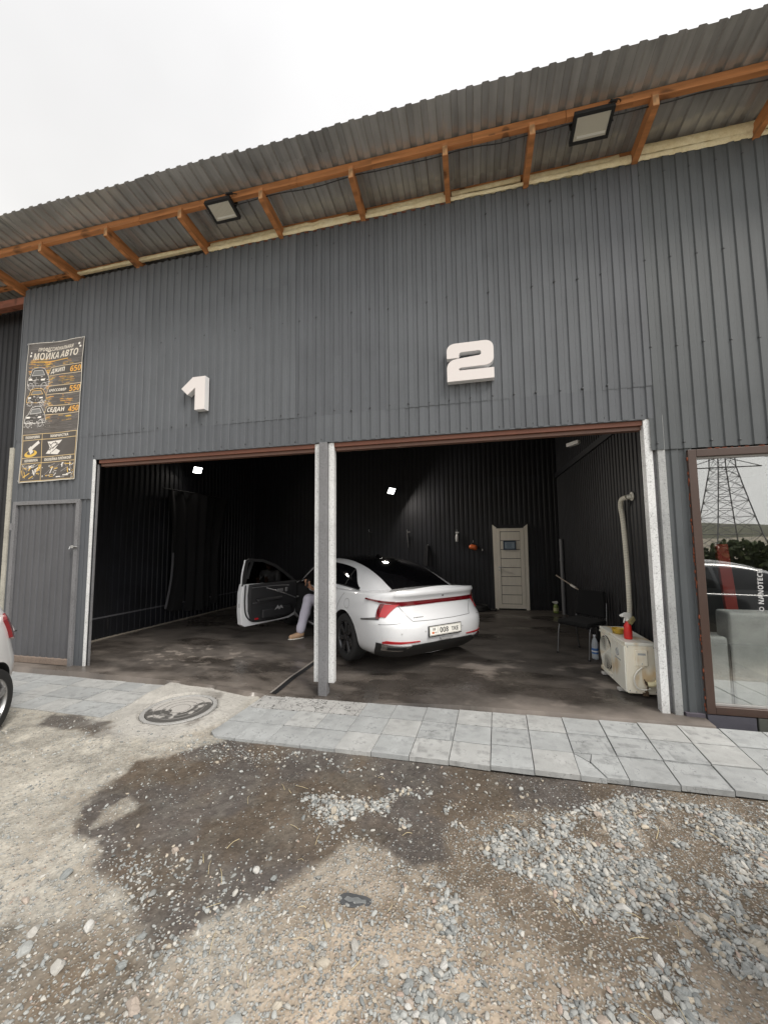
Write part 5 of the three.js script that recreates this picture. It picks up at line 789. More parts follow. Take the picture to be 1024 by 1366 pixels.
// ------------------------------------------------------------------ lamps
{ // two unlit floodlights hung under the eaves
  const mk = (x, y, z, w, d, label) => {
    const t = thing('floodlight', label, 'floodlight', [x, y, z], 0, undefined); t.rotation.x = -0.25;
    mesh('housing', box(w, 0.045, d, 0, 0, 0, 0.006), M.black, t); const fins = sub('cooling_fins', t); for (let i = 0; i < 7; i++) mesh('fin', box(w * 0.8, 0.02, 0.006, 0, 0.032, -d * 0.38 + i * d * 0.125), M.black, fins);
    const bez = []; const th = 0.03; bez.push(box(w, 0.008, th, 0, -0.026, d / 2 - th / 2), box(w, 0.008, th, 0, -0.026, -d / 2 + th / 2), box(th, 0.008, d - 2 * th, w / 2 - th / 2, -0.026, 0), box(th, 0.008, d - 2 * th, -w / 2 + th / 2, -0.026, 0)); mesh('bezel', bez, M.black, t);
    mesh('reflector', box(w - 0.064, 0.004, d - 0.064, 0, -0.0235, 0), std([0.62, 0.60, 0.52], 0.55, 0.1), t); mesh('led_strip', box(w - 0.1, 0.006, 0.02, 0.01, -0.026, -d * 0.26), std([0.8, 0.8, 0.76], 0.4), t);
    mesh('front_glass', box(w - 0.062, 0.003, d - 0.062, 0, -0.029, 0), phys([1, 1, 1], 0, 0, { transmission: 1, thickness: 0, ior: 1.5 }), t);
    mesh('bracket', [box(0.02, 0.09, 0.008, -w / 2 - 0.005, 0.03, 0), box(0.02, 0.09, 0.008, w / 2 + 0.005, 0.03, 0), box(w + 0.03, 0.008, 0.02, 0, 0.078, 0), rod([w / 2 - 0.04, 0.03, d / 2 + 0.01], [w / 2 + 0.02, 0.07, d / 2 - 0.02], 0.014)], M.black, t);
    mesh('lead', tube([[w / 2 - 0.06, 0.03, d / 2], [w / 2, 0.0, d / 2 + 0.03], [w / 2 + 0.05, 0.04, d / 2 - 0.01], [w / 2 + 0.06, 0.09, d / 2 - 0.05]], 0.005, 24, 6), M.black, t);
  };
  mk(-2.867, 5.715, -3.78, 0.345, 0.25, 'black framed floodlight under the eaves over the left bay, near the figure 1'); mk(1.262, 5.712, -3.795, 0.36, 0.255, 'black framed floodlight under the eaves at the upper right, over the right bay');
}
const LED = std([0.1, 0.1, 0.1], 0.5, 0, { emissive: new THREE.Color(1, 0.98, 0.94), emissiveIntensity: 9 });
function ledLamp(pos, dir, w, h, label, power) {
  const t = thing('led_lamp', label, 'lamp', pos); t.lookAt(pos[0] + dir[0], pos[1] + dir[1], pos[2] + dir[2]);
  mesh('lamp_body', box(w + 0.03, h + 0.03, 0.05, 0, 0, -0.03, 0.006), M.black, t); mesh('lamp_panel', box(w, h, 0.006, 0, 0, 0), LED, t); mesh('lamp_arm', [rod([-w * 0.5, -h * 0.5, -0.05], [0, -h * 0.3, -0.22], 0.008), rod([w * 0.5, -h * 0.5, -0.05], [0, -h * 0.3, -0.22], 0.008)], M.black, t);
  const l = new THREE.RectAreaLight(0xfff6ea, power, w, h); l.position.set(...pos).addScaledVector(new THREE.Vector3(...dir).normalize(), 0.015); l.lookAt(l.position.x + dir[0], l.position.y + dir[1], l.position.z + dir[2]); l.name = 'led_lamp_light'; scene.add(l);
}
ledLamp([-5.93, 3.27, -7.2], [0.75, -0.45, 0.35], 0.17, 0.13, 'lit white LED lamp high on the left wall of the left bay', 45);
ledLamp([-1.884, 2.875, -9.0], [0.62, -0.42, 0.42], 0.20, 0.14, 'lit white LED lamp on the back wall, over the parked white sedan', 300);
{ const t = thing('strip_light', 'small unlit white strip light high on the right wall', 'lamp', [1.93, 3.45, -7.65], 0.5); mesh('light_body', box(0.10, 0.07, 0.30, 0, 0, 0, 0.012), M.white, t); mesh('light_clip', box(0.03, 0.03, 0.1, 0.05, 0.01, 0), M.steel, t); }

// ------------------------------------------------------------------ things in the right bay
{ // outdoor unit of an air conditioner, its end towards the camera
  const t = thing('air_conditioner_unit', 'stained cream air conditioner outdoor unit on the floor inside the right post', 'air conditioner', [1.665, floorY(1.66, -4.9) + 0.008, -4.9]);
  const stain = tex(256, 256, (u, v) => { const n = fbm(u * 5 + 3, v * 5, 5), s = fbm(u * 20, v * 3, 3), w = smooth(0.52, 0.75, n * 0.6 + s * 0.4); return [lerp(0.92, 0.74, w), lerp(0.90, 0.60, w), lerp(0.84, 0.42, w)]; }, true, 1);
  const cream = std([0.92, 0.88, 0.79], 0.45, 0, { map: stain }), pale = std([0.86, 0.87, 0.84], 0.4, 0, { map: stain }), grey = std([0.40, 0.41, 0.41], 0.5);
  const x0 = -0.142, x1 = 0.142, z0 = -0.40, z1 = 0.40, H = 0.545;
  mesh('casing', boxb(x0 + 0.004, x1, 0.03, H - 0.02, z0, z1, 0.012), cream, t); mesh('top_cover', boxb(x0 - 0.004, x1 + 0.004, H - 0.035, H, z0 - 0.005, z1 + 0.005, 0.01), pale, t);
  mesh('front_panel', boxb(x0 - 0.010, x0 + 0.006, 0.04, H - 0.04, 0.02, z1 - 0.01, 0.004), pale, t);
  // fan grille on the far part of the long side
  const gr = sub('fan_grille', t); const gc = [-0.185, 0.285]; mesh('grille_well', cyl(0.19, 0.19, 0.03, x0 + 0.004, gc[1], gc[0], 40, 'x'), M.black, gr);
  for (let i = 0; i < 9; i++) { const q = new THREE.TorusGeometry(0.02 + i * 0.021, 0.0034, 5, 36); q.rotateY(Math.PI / 2); q.translate(x0 - 0.013, gc[1], gc[0]); mesh('grille_ring', q, pale, gr); }
  for (let i = 0; i < 6; i++) { const a = i * Math.PI / 6; mesh('grille_spoke', rod([x0 - 0.010, gc[1] + 0.195 * Math.sin(a), gc[0] + 0.195 * Math.cos(a)], [x0 - 0.010, gc[1] - 0.195 * Math.sin(a), gc[0] - 0.195 * Math.cos(a)], 0.003), pale, gr); }
  mesh('grille_frame', [boxb(x0 - 0.010, x0 + 0.006, H - 0.06, H - 0.04, z0 + 0.01, 0.0), boxb(x0 - 0.010, x0 + 0.006, 0.04, 0.075, z0 + 0.01, 0.0), boxb(x0 - 0.010, x0 + 0.006, 0.075, H - 0.06, -0.004, 0.016)], pale, t);
  { const em = new THREE.TorusGeometry(0.035, 0.006, 8, 28); em.rotateY(Math.PI / 2); em.translate(x0 - 0.014, 0.40, 0.21); const tri = extrude(shapeOf([[-0.014, -0.018], [0.014, -0.018], [0, 0.026]]), 0.004); tri.rotateY(-Math.PI / 2); tri.translate(x0 - 0.010, 0.40, 0.21); mesh('emblem', [em, tri], grey, t); const l = []; for (let i = 0; i < 8; i++) l.push(box(0.004, 0.014, 0.012, x0 - 0.011, 0.33, 0.14 + i * 0.02)); tag(mesh('nameplate', l, grey, t), null, null, null, 'stuff'); }
  // end face: wiring cover, cable loop, valves, taped pipes, screws
  mesh('wiring_cover', boxb(-0.055, 0.055, 0.315, 0.475, z1 + 0.002, z1 + 0.022, 0.008), cream, t); mesh('cover_slot', boxb(-0.035, 0.035, 0.425, 0.445, z1 + 0.02, z1 + 0.024), grey, t); mesh('cover_lip', boxb(-0.03, 0.03, 0.30, 0.316, z1 + 0.002, z1 + 0.016, 0.004), cream, t);
  mesh('cable', tube([[0.0, 0.30, z1 + 0.012], [-0.05, 0.26, z1 + 0.022], [-0.085, 0.18, z1 + 0.028], [-0.06, 0.10, z1 + 0.03], [0.0, 0.085, z1 + 0.03], [0.06, 0.10, z1 + 0.03]], 0.008, 40, 8), std([0.72, 0.70, 0.63], 0.5), t);
  mesh('valve', [cyl(0.013, 0.013, 0.05, 0.03, 0.145, z1 + 0.02, 12, 'z'), cyl(0.011, 0.011, 0.05, 0.025, 0.065, z1 + 0.02, 12, 'z'), cyl(0.018, 0.018, 0.02, 0.03, 0.145, z1 + 0.04, 6, 'z'), rod([0.03, 0.15, z1 + 0.03], [0.0, 0.19, z1 + 0.045], 0.006), rod([0.02, 0.03, z1 + 0.03], [0.035, 0.12, z1 + 0.03], 0.008), box(0.05, 0.03, 0.02, 0.02, 0.035, z1 + 0.012)], std([0.12, 0.085, 0.055], 0.5, 0.5), t);
  mesh('taped_pipe', [tube([[0.035, 0.145, z1 + 0.035], [0.09, 0.155, z1 + 0.05], [0.135, 0.20, z1 + 0.045], [0.148, 0.26, z1 + 0.01], [0.150, 0.28, z1 - 0.06]], 0.026, 30, 12)], std([0.82, 0.76, 0.52], 0.6, 0, { map: stain }), t);
  for (const [x, y] of [[-0.12, 0.06], [0.12, 0.06], [-0.12, 0.5], [0.12, 0.5], [-0.06, 0.05], [0.0, 0.34]]) mesh('screw', cyl(0.006, 0.006, 0.004, x, y, z1 + 0.003 + (y === 0.34 ? 0.02 : 0), 10, 'z'), grey, t);
  for (const z of [-0.27, 0.24]) mesh('foot', boxb(x0 - 0.04, x1 + 0.02, 0.0, 0.03, z - 0.03, z + 0.03, 0.006), std([0.45, 0.44, 0.42], 0.6), t);
  const topY = t.position.y + H;
  // red spray bottle with a cloth hung on its trigger
  const b = thing('spray_bottle', 'red spray bottle with white trigger on the air conditioner unit', 'spray bottle', [1.615, topY, -4.66], 0.5);
  mesh('bottle', lathe([[0, 0], [0.036, 0], [0.040, 0.008], [0.041, 0.06], [0.036, 0.10], [0.037, 0.13], [0.030, 0.155], [0.018, 0.175], [0.016, 0.19], [0, 0.19]], 28), phys([0.62, 0.025, 0.02], 0.3), b);
  mesh('collar', cyl(0.019, 0.020, 0.026, 0, 0.203, 0, 20), M.white, b); { const s = shapeOf([[-0.075, 0.03], [-0.072, 0.05], [-0.02, 0.064], [0.035, 0.058], [0.045, 0.03], [0.02, 0.012], [0.012, 0], [-0.012, 0], [-0.02, 0.024]]); const g = extrude(s, 0.02, 0.005); g.translate(0, 0.212, -0.01); mesh('spray_head', g, M.white, b); mesh('trigger', tube([[-0.03, 0.235, 0], [-0.042, 0.20, 0], [-0.05, 0.175, 0]], 0.006, 10, 8), M.white, b); mesh('nozzle', cyl(0.010, 0.012, 0.02, -0.083, 0.253, 0, 12, 'x'), M.white, b); mesh('label', lathe([[0.0412, 0.03], [0.0416, 0.06], [0.0395, 0.085]], 28), std([0.55, 0.02, 0.02], 0.4), b); }
  const cl = thing('sponge_cloth', 'khaki folded cloth leaning on top of the red spray bottle', 'cloth', [1.655, topY + 0.20, -4.635], 0.4); { const g = new RoundedBoxGeometry(0.085, 0.055, 0.014, 3, 0.006); g.rotateZ(0.6); g.rotateY(0.25); mesh('cloth_fold', g, std([0.32, 0.27, 0.13], 0.9), cl); const g2 = new RoundedBoxGeometry(0.075, 0.045, 0.012, 3, 0.005); g2.rotateZ(0.5); g2.translate(-0.004, -0.006, -0.014); mesh('cloth_back', g2, std([0.28, 0.24, 0.12], 0.9), cl); }
  const y = thing('plastic_tub', 'small yellow plastic tub beside the red spray bottle', 'tub', [1.60, topY, -4.90]); { const yl = phys([0.72, 0.50, 0.06], 0.3, 0, { transmission: 0.3, thickness: 0 }); mesh('tub_wall', lathe([[0, 0.004], [0.058, 0.004], [0.068, 0.055], [0.072, 0.058], [0.071, 0.06], [0.064, 0.058], [0.055, 0.010], [0, 0.010]], 8), yl, y); mesh('tub_ridge', [lathe([[0.066, 0.035], [0.069, 0.038], [0.067, 0.041]], 8)], yl, y); }
}
{ // insulated refrigerant line up the right wall, wrapped in white tape
  const t = thing('insulated_pipe', 'white tape-wrapped insulated pipe running up the right wall to a flange', 'pipe');
  const pts = [[1.93, 2.16, -5.33], [1.90, 2.14, -5.42], [1.91, 2.06, -5.50], [1.925, 1.9, -5.50], [1.93, 1.6, -5.48], [1.935, 1.28, -5.475], [1.93, 0.92, -5.46], [1.94, 0.7, -5.50], [1.935, 0.54, -5.54], [1.93, 0.30, -5.53], [1.90, 0.20, -5.46]].map((p) => p);
  const tape = tex(64, 512, (u, v) => { const s = (v * 30) % 1; return g3(0.80 + 0.14 * s - 0.35 * smooth(0.94, 1.0, s) + 0.1 * (vnoise(u * 8, v * 90) - 0.5)); }, true); const g = tube(pts, 0.030, 160, 12); { const uv = g.attributes.uv; for (let i = 0; i < uv.count; i++) { const a = uv.getX(i); uv.setXY(i, uv.getY(i), a * 2.2 + uv.getY(i) * 0.033); } }
  mesh('pipe', g, std([0.95, 0.91, 0.78], 0.6, 0, { map: tape, bumpMap: tape, bumpScale: 0.004 }), t);
  mesh('flange', [cyl(0.055, 0.055, 0.012, 1.972, 2.165, -5.30, 20, 'x'), rod([1.93, 2.16, -5.33], [1.975, 2.165, -5.30], 0.030, 14)], std([0.8, 0.78, 0.70], 0.6), t);
}
{ // black visitor chair
  const t = thing('chair', 'black padded visitor chair with metal legs standing by the right wall', 'chair', [1.50, 0, -6.02], 2.3); const cloth = std([0.004, 0.004, 0.0045], 1), leg = std([0.16, 0.16, 0.165], 0.35, 0.7);
  { const g = new RoundedBoxGeometry(0.48, 0.06, 0.44, 4, 0.028); const p = g.attributes.position; for (let i = 0; i < p.count; i++) { const z = p.getZ(i); p.setY(i, p.getY(i) - 0.02 * smooth(0.1, 0.22, -z)); } g.translate(0, 0.465, 0); g.computeVertexNormals(); mesh('seat', g, cloth, t); }
  { const g = new RoundedBoxGeometry(0.46, 0.37, 0.045, 4, 0.02); const p = g.attributes.position; for (let i = 0; i < p.count; i++) { const x = p.getX(i), y = p.getY(i); p.setZ(i, p.getZ(i) - 0.05 * (1 - (x / 0.23) ** 2)); p.setX(i, x * (1 - 0.12 * smooth(0, 0.19, y))); } g.rotateX(0.16); g.translate(0, 0.70, 0.24); g.computeVertexNormals(); mesh('backrest', g, cloth, t); }
  for (const s of [-1, 1]) { mesh('leg', tube([[s * 0.24, 0.0, -0.23], [s * 0.235, 0.40, -0.17], [s * 0.23, 0.435, -0.13], [s * 0.23, 0.44, 0.1]], 0.011, 30, 8), leg, t); mesh('leg', tube([[s * 0.25, 0.0, 0.28], [s * 0.235, 0.40, 0.21], [s * 0.225, 0.60, 0.235], [s * 0.215, 0.72, 0.26]], 0.011, 30, 8), leg, t); mesh('foot_cap', [cyl(0.015, 0.015, 0.02, s * 0.24, 0.01, -0.23, 10), cyl(0.015, 0.015, 0.02, s * 0.25, 0.01, 0.28, 10)], M.rubber, t); }
  mesh('crossbar', rod([-0.235, 0.42, 0.2], [0.235, 0.42, 0.2], 0.010), leg, t);
}
{ // water bottle
  const t = thing('water_bottle', 'clear plastic water bottle with blue label standing on the floor by the chair', 'bottle', [1.60, 0, -5.82]); const pet = phys([0.85, 0.9, 0.95], 0.1, 0, { transmission: 0.55, thickness: 0, ior: 1.45 });
  mesh('bottle', lathe([[0, 0.004], [0.036, 0.0], [0.042, 0.012], [0.042, 0.06], [0.040, 0.066], [0.042, 0.072], [0.042, 0.19], [0.036, 0.235], [0.016, 0.285], [0.0145, 0.305]], 28), pet, t); mesh('cap', cyl(0.017, 0.017, 0.022, 0, 0.315, 0, 18), std([0.75, 0.78, 0.82], 0.4), t); mesh('label', lathe([[0.0427, 0.075], [0.0427, 0.150]], 28), std([0.06, 0.16, 0.42], 0.4), t); mesh('label_band', lathe([[0.0431, 0.10], [0.0431, 0.118]], 28), std([0.8, 0.82, 0.85], 0.4), t); mesh('water', lathe([[0, 0.006], [0.039, 0.008], [0.0395, 0.055], [0, 0.055]], 24), phys([0.9, 0.95, 1], 0, 0, { transmission: 1, thickness: 0.05, ior: 1.33 }), t);
}
{ // broom stick leaning behind the chair, spray bottle on the floor by the back corner
  const t = thing('broom_stick', 'pale stick leaning on the right wall behind the black chair', 'stick'); mesh('shaft', rod([1.62, 0.93, -8.2], [1.96, 0.62, -6.9], 0.012), std([0.32, 0.27, 0.22], 0.7), t); mesh('grip', rod([1.76, 0.80, -7.66], [1.80, 0.765, -7.51], 0.022), std([0.6, 0.58, 0.54], 0.6), t); mesh('brush_head', [box(0.10, 0.30, 0.10, 1.94, 0.15, -6.78, 0.03), rod([1.96, 0.62, -6.9], [1.94, 0.28, -6.78], 0.014)], std([0.02, 0.02, 0.02], 0.9), t);
  const b = thing('spray_bottle', 'green spray bottle with white trigger on the floor by the back wall corner', 'spray bottle', [1.80, 0, -9.28]); mesh('bottle', lathe([[0, 0], [0.05, 0], [0.055, 0.02], [0.055, 0.15], [0.03, 0.19], [0.018, 0.20], [0, 0.2]], 20), std([0.16, 0.22, 0.05], 0.35), b); mesh('label', lathe([[0.0557, 0.05], [0.0557, 0.12]], 20), std([0.45, 0.45, 0.25], 0.5), b); const s = shapeOf([[-0.07, 0.03], [-0.07, 0.05], [0.03, 0.06], [0.04, 0.03], [0.012, 0], [-0.012, 0]]); const g = extrude(s, 0.02, 0.004); g.translate(0, 0.20, -0.01); mesh('spray_head', g, M.white, b);
}
{ // gear hung on the back wall
  const gun = (x, y, label, grey) => { const t = thing('spray_gun', label, 'spray gun', [x, y, -9.53]); const m = std(grey, 0.4); mesh('barrel', [rod([0.0, 0.10, 0.02], [0.02, -0.16, 0.03], 0.014), rod([0.02, -0.16, 0.03], [0.03, -0.30, 0.03], 0.008)], m, t); mesh('grip', box(0.09, 0.03, 0.03, 0.04, 0.09, 0.02, 0.01), m, t); mesh('hook', tube([[0, 0.10, -0.03], [0, 0.12, 0.03], [0, 0.16, 0.03]], 0.006, 10, 6), M.steel, t); return t; };
  gun(-2.60, 1.80, 'black spray gun on the back wall, leftmost of the hung tools', [0.03, 0.03, 0.03]); gun(-1.60, 1.78, 'grey and black spray gun on the back wall just right of the lit lamp', [0.10, 0.10, 0.10]);
  { const t = thing('wall_bottle', 'pale grey spray bottle hanging on the back wall left of the orange tool', 'spray bottle', [-0.355, 1.62, -9.52]); mesh('bottle', lathe([[0, 0], [0.035, 0.005], [0.038, 0.14], [0.014, 0.19], [0, 0.19]], 16), std([0.50, 0.50, 0.50], 0.4), t); mesh('spray_head', [box(0.08, 0.04, 0.025, 0.01, 0.225, 0, 0.008), cyl(0.012, 0.012, 0.04, 0, 0.19, 0)], std([0.5, 0.5, 0.5], 0.5), t); mesh('hook', tube([[0, 0.24, -0.04], [0, 0.26, 0], [0, 0.30, 0]], 0.005, 10, 6), M.steel, t); }
  { const t = thing('air_blower', 'orange tool with black nozzle hung on the back wall left of the cream door', 'blower', [0.03, 1.48, -9.50]); mesh('motor_body', [lathe([[0, -0.10], [0.05, -0.095], [0.065, -0.03], [0.06, 0.06], [0.03, 0.10], [0, 0.10]], 20).rotateZ(1.35)], std([0.55, 0.12, 0.03], 0.45), t); mesh('nozzle', rod([0.10, 0.01, 0], [0.20, -0.06, 0], 0.022, 12, 0.012), M.black, t); mesh('grip', tube([[-0.06, 0.05, 0], [0, 0.11, 0], [0.07, 0.05, 0]], 0.014, 16, 8), M.black, t); mesh('hook', tube([[0, 0.10, 0], [0, 0.14, -0.05], [0, 0.17, -0.05]], 0.006, 10, 6), M.steel, t); mesh('tip', cyl(0.012, 0.012, 0.05, 0.21, -0.065, 0, 10), M.white, t); }
  { const t = thing('hanging_coat', 'dark bundle of cloth hanging on the back wall behind the sedan roof', 'cloth', [-1.08, 1.08, -9.50]); const g = new THREE.CylinderGeometry(0.05, 0.11, 0.5, 18, 10); const p = g.attributes.position; for (let i = 0; i < p.count; i++) { const a = Math.atan2(p.getZ(i), p.getX(i)), y = p.getY(i); const k = 1 + 0.22 * Math.sin(a * 5 + y * 4); p.setX(i, p.getX(i) * k); p.setZ(i, p.getZ(i) * k * 0.6); } g.translate(0, 0.2, 0); g.computeVertexNormals(); mesh('cloth', g, std([0.012, 0.012, 0.014], 0.9), t); mesh('hook', cyl(0.008, 0.008, 0.08, 0, 0.47, -0.02, 10, 'z'), M.steel, t); }
  { const t = thing('hose_coil', 'black hose coil lying along the foot of the back wall beside the door', 'hose', [0.12, 0.03, -9.3]); const l = []; for (let i = 0; i < 5; i++) { const q = new THREE.TorusGeometry(0.2 - i * 0.012, 0.018, 8, 40); q.rotateX(Math.PI / 2 + 0.05 * (i % 2)); q.translate(0.01 * i, 0.022 * i, 0); l.push(q); } mesh('coil', l, M.rubber, t); mesh('tail', tube([[0.2, 0.02, 0], [0.35, 0.0, 0.05], [0.4, 0.0, -0.1]], 0.018, 16, 8), M.rubber, t); }
  { const cv = document.createElement('canvas'); cv.width = 256; cv.height = 192; const c = cv.getContext('2d'); c.fillStyle = '#8fa0ae'; c.fillRect(0, 0, 256, 192); c.fillStyle = '#2c3e54'; c.fillRect(0, 0, 256, 20); c.fillRect(0, 172, 256, 20); c.fillRect(0, 0, 18, 192); c.fillRect(238, 0, 18, 192); seed(5); c.fillStyle = '#4c5d70'; for (let i = 0; i < 6; i++) c.fillRect(50 + rr(0, 20), 40 + i * 20, rr(90, 150), 8); const t = new THREE.CanvasTexture(cv); t.colorSpace = THREE.SRGBColorSpace;
    const s = thing('door_notice', 'small blue framed notice stuck on the cream interior door', 'notice', [0.875, 1.52, -9.525]); mesh('notice_sheet', box(0.27, 0.20, 0.006), std([1, 1, 1], 0.5, 0, { map: t }), s); const m = std([0.03, 0.05, 0.08], 0.4); mesh('notice_frame', [box(0.29, 0.016, 0.012, 0, 0.103, 0), box(0.29, 0.016, 0.012, 0, -0.103, 0), box(0.016, 0.19, 0.012, -0.138, 0, 0), box(0.016, 0.19, 0.012, 0.138, 0, 0)], m, s);
    const ff = new THREE.PlaneGeometry(0.26, 0.19); ff.translate(0, 0, 0.0045); mesh('notice_print', ff, std([1, 1, 1], 0.5, 0, { map: t }), s); }
}
{ // heavy black curtain on the left wall
  const t = thing('curtain', 'heavy black curtain hanging on the left wall deep in the left bay', 'curtain'); const nx = 60, ny = 26, pos = [], idx = [];
  const wx = (z) => -6.34 + (-4.35 - z) * 0.066;
  for (let j = 0; j <= ny; j++) for (let i = 0; i <= nx; i++) { const u = i / nx, v = j / ny, gath = 1 - 0.28 * Math.sin(v * 2.4); const z = lerp(-6.55, -8.35, 0.5 + (u - 0.5) * gath) - 0.10 * v * (u < 0.2 ? -2 : 0); const x = wx(z) + 0.08 + 0.05 * Math.sin(u * 34 + v * 1.5) * (0.6 + v * 0.5) + 0.04 * Math.sin(u * 11 + 2); pos.push(x, lerp(2.75, 0.14 + 0.16 * Math.pow(Math.abs(u - 0.55) * 2, 2), v), z); }
  for (let j = 0; j < ny; j++) for (let i = 0; i < nx; i++) { const a = j * (nx + 1) + i, b = a + nx + 1; idx.push(a, b, a + 1, a + 1, b, b + 1); }
  const g = new THREE.BufferGeometry(); g.setAttribute('position', new THREE.Float32BufferAttribute(pos, 3)); g.setIndex(idx); g.computeVertexNormals(); mesh('cloth', g, std([0.008, 0.008, 0.009], 0.95), t);
  const e = []; for (let j = 14; j <= ny; j++) { const k = j * (nx + 1) * 3; e.push([pos[k] + 0.012, pos[k + 1], pos[k + 2] + 0.01]); } mesh('hem', tube(e, 0.022, 40, 8), std([0.10, 0.10, 0.11], 0.8), t); mesh('rail', rod([wx(-6.5) + 0.08, 2.77, -6.45], [wx(-8.4) + 0.08, 2.77, -8.45], 0.012), M.rubber, t);
}
{ // sofa behind the window, its back to the glass
  const t = thing('sofa', 'grey fabric sofa standing with its back against the office window', 'sofa', [0, 0, 0]); const f = tex(512, 512, (u, v) => { const n = fbm(u * 7, v * 7, 6, 7), w = vnoise(u * 240, v * 240, 240); return g3(0.74 + 0.35 * (n - 0.5) + 0.18 * (w - 0.5)); }, true, 0.8); const m = std([0.80, 0.79, 0.78], 0.95, 0, { map: f, bumpMap: f, bumpScale: 0.002 });
  mesh('back', boxb(2.405, 4.05, -0.02, 0.905, -4.62, -4.40, 0.03), m, t); mesh('arm', boxb(2.16, 2.395, -0.02, 0.665, -5.25, -4.405, 0.03), m, t); mesh('seat', boxb(2.40, 4.05, 0.0, 0.42, -5.25, -4.63, 0.03), m, t); mesh('cushion', boxb(2.42, 3.2, 0.42, 0.55, -5.22, -4.64, 0.04), m, t); mesh('seam', tube([[2.40, 0.03, -4.398], [2.398, 0.6, -4.398]], 0.004, 10, 6), M.black, t);
}
{ // red stand in the office
  const t = thing('red_stand', 'tall red board leaning behind the sofa inside the office', 'board', [3.12, 0, -5.55]); const g = box(0.13, 1.55, 0.05, 0, 0, 0, 0.008); g.rotateZ(0.07); g.translate(-0.05, 0.78, 0); mesh('board', g, std([0.55, 0.06, 0.04], 0.5), t); mesh('base', box(0.3, 0.03, 0.25, 0, 0.015, 0, 0.006), M.black, t);
}
{ // sticker lettering on the office window, reading upwards
  const cv = document.createElement('canvas'); cv.width = 512; cv.height = 96; const c = cv.getContext('2d'); c.fillStyle = '#000'; c.fillRect(0, 0, 512, 96); c.fillStyle = '#fff'; c.font = 'bold 74px sans-serif'; c.textAlign = 'center'; c.fillText('NANOTECH', 276, 74, 450); c.beginPath(); c.arc(26, 48, 20, 0, 7); c.lineWidth = 8; c.strokeStyle = '#fff'; c.stroke();
  const a = new THREE.CanvasTexture(cv); const g = new THREE.PlaneGeometry(0.42, 0.075); g.rotateZ(Math.PI / 2 - 0.03); g.translate(2.585, 1.16, ZF - 0.013);
  top('window_lettering', g, std([0.5, 0.5, 0.5], 0.6, 0, { alphaMap: a, transparent: true, alphaTest: 0.5 }), 'white vertical sticker lettering on the office window glass', 'sticker');
}
// ------------------------------------------------------------------ across the yard, mirrored in the office window
{ // lattice power pylon
  const t = thing('power_pylon', 'tall grey lattice power pylon across the yard, mirrored in the office window', 'pylon', [34.9, -0.3, 54]); const st = std([0.16, 0.16, 0.165], 0.55, 0.4); const w = (y) => (y < 12 ? lerp(3.1, 1.05, Math.pow(y / 12, 0.85)) : lerp(1.05, 0.45, (y - 12) / 18)); const C = [[-1, -1], [1, -1], [1, 1], [-1, 1]]; const lv = [0, 2.6, 5.0, 7.2, 9.0, 10.6, 12, 14, 16, 18, 20, 22, 24, 26, 28, 30]; const P = (i, y) => [C[i][0] * w(y), y, C[i][1] * w(y)];
  for (let i = 0; i < 4; i++) mesh('leg', lv.slice(1).map((y, l) => rod(P(i, lv[l]), P(i, y), 0.075, 6)), st, t);
  const br = []; for (let l = 0; l + 1 < lv.length; l++) for (let i = 0; i < 4; i++) { const j = (i + 1) % 4; br.push(rod(P(i, lv[l]), P(j, lv[l + 1]), 0.035, 4), rod(P(j, lv[l]), P(i, lv[l + 1]), 0.035, 4), rod(P(i, lv[l + 1]), P(j, lv[l + 1]), 0.03, 4)); const m = [(P(i, lv[l])[0] + P(j, lv[l + 1])[0]) / 2, (lv[l] + lv[l + 1]) / 2, (P(i, lv[l])[2] + P(j, lv[l + 1])[2]) / 2]; br.push(rod(P(i, (lv[l] + lv[l + 1]) / 2), m, 0.04, 4)); } tag(mesh('lattice', br, st, t), null, null, null, 'stuff');
  for (const y of [11.8, 18, 22, 26]) mesh('cross_arm', [rod([-1.2 * w(y) - 3.4, y + 0.3, 0], [1.2 * w(y) + 3.4, y + 0.3, 0], 0.09, 5), rod([-w(y) - 3.6, y + 0.3, 0], [0, y + 1.9, 0], 0.06, 5), rod([w(y) + 3.6, y + 0.3, 0], [0, y + 1.9, 0], 0.06, 5)], st, t);
  for (const [y, s] of [[18, -1], [18, 1], [22, 1], [22, -1]]) { const x = s * (w(y) + 3.4); mesh('power_line', tube([[x, y - 0.6, 0], [x + 22, y - 3.2, 14], [x + 60, y - 1, 40]], 0.04, 24, 4), M.black, t); }
}
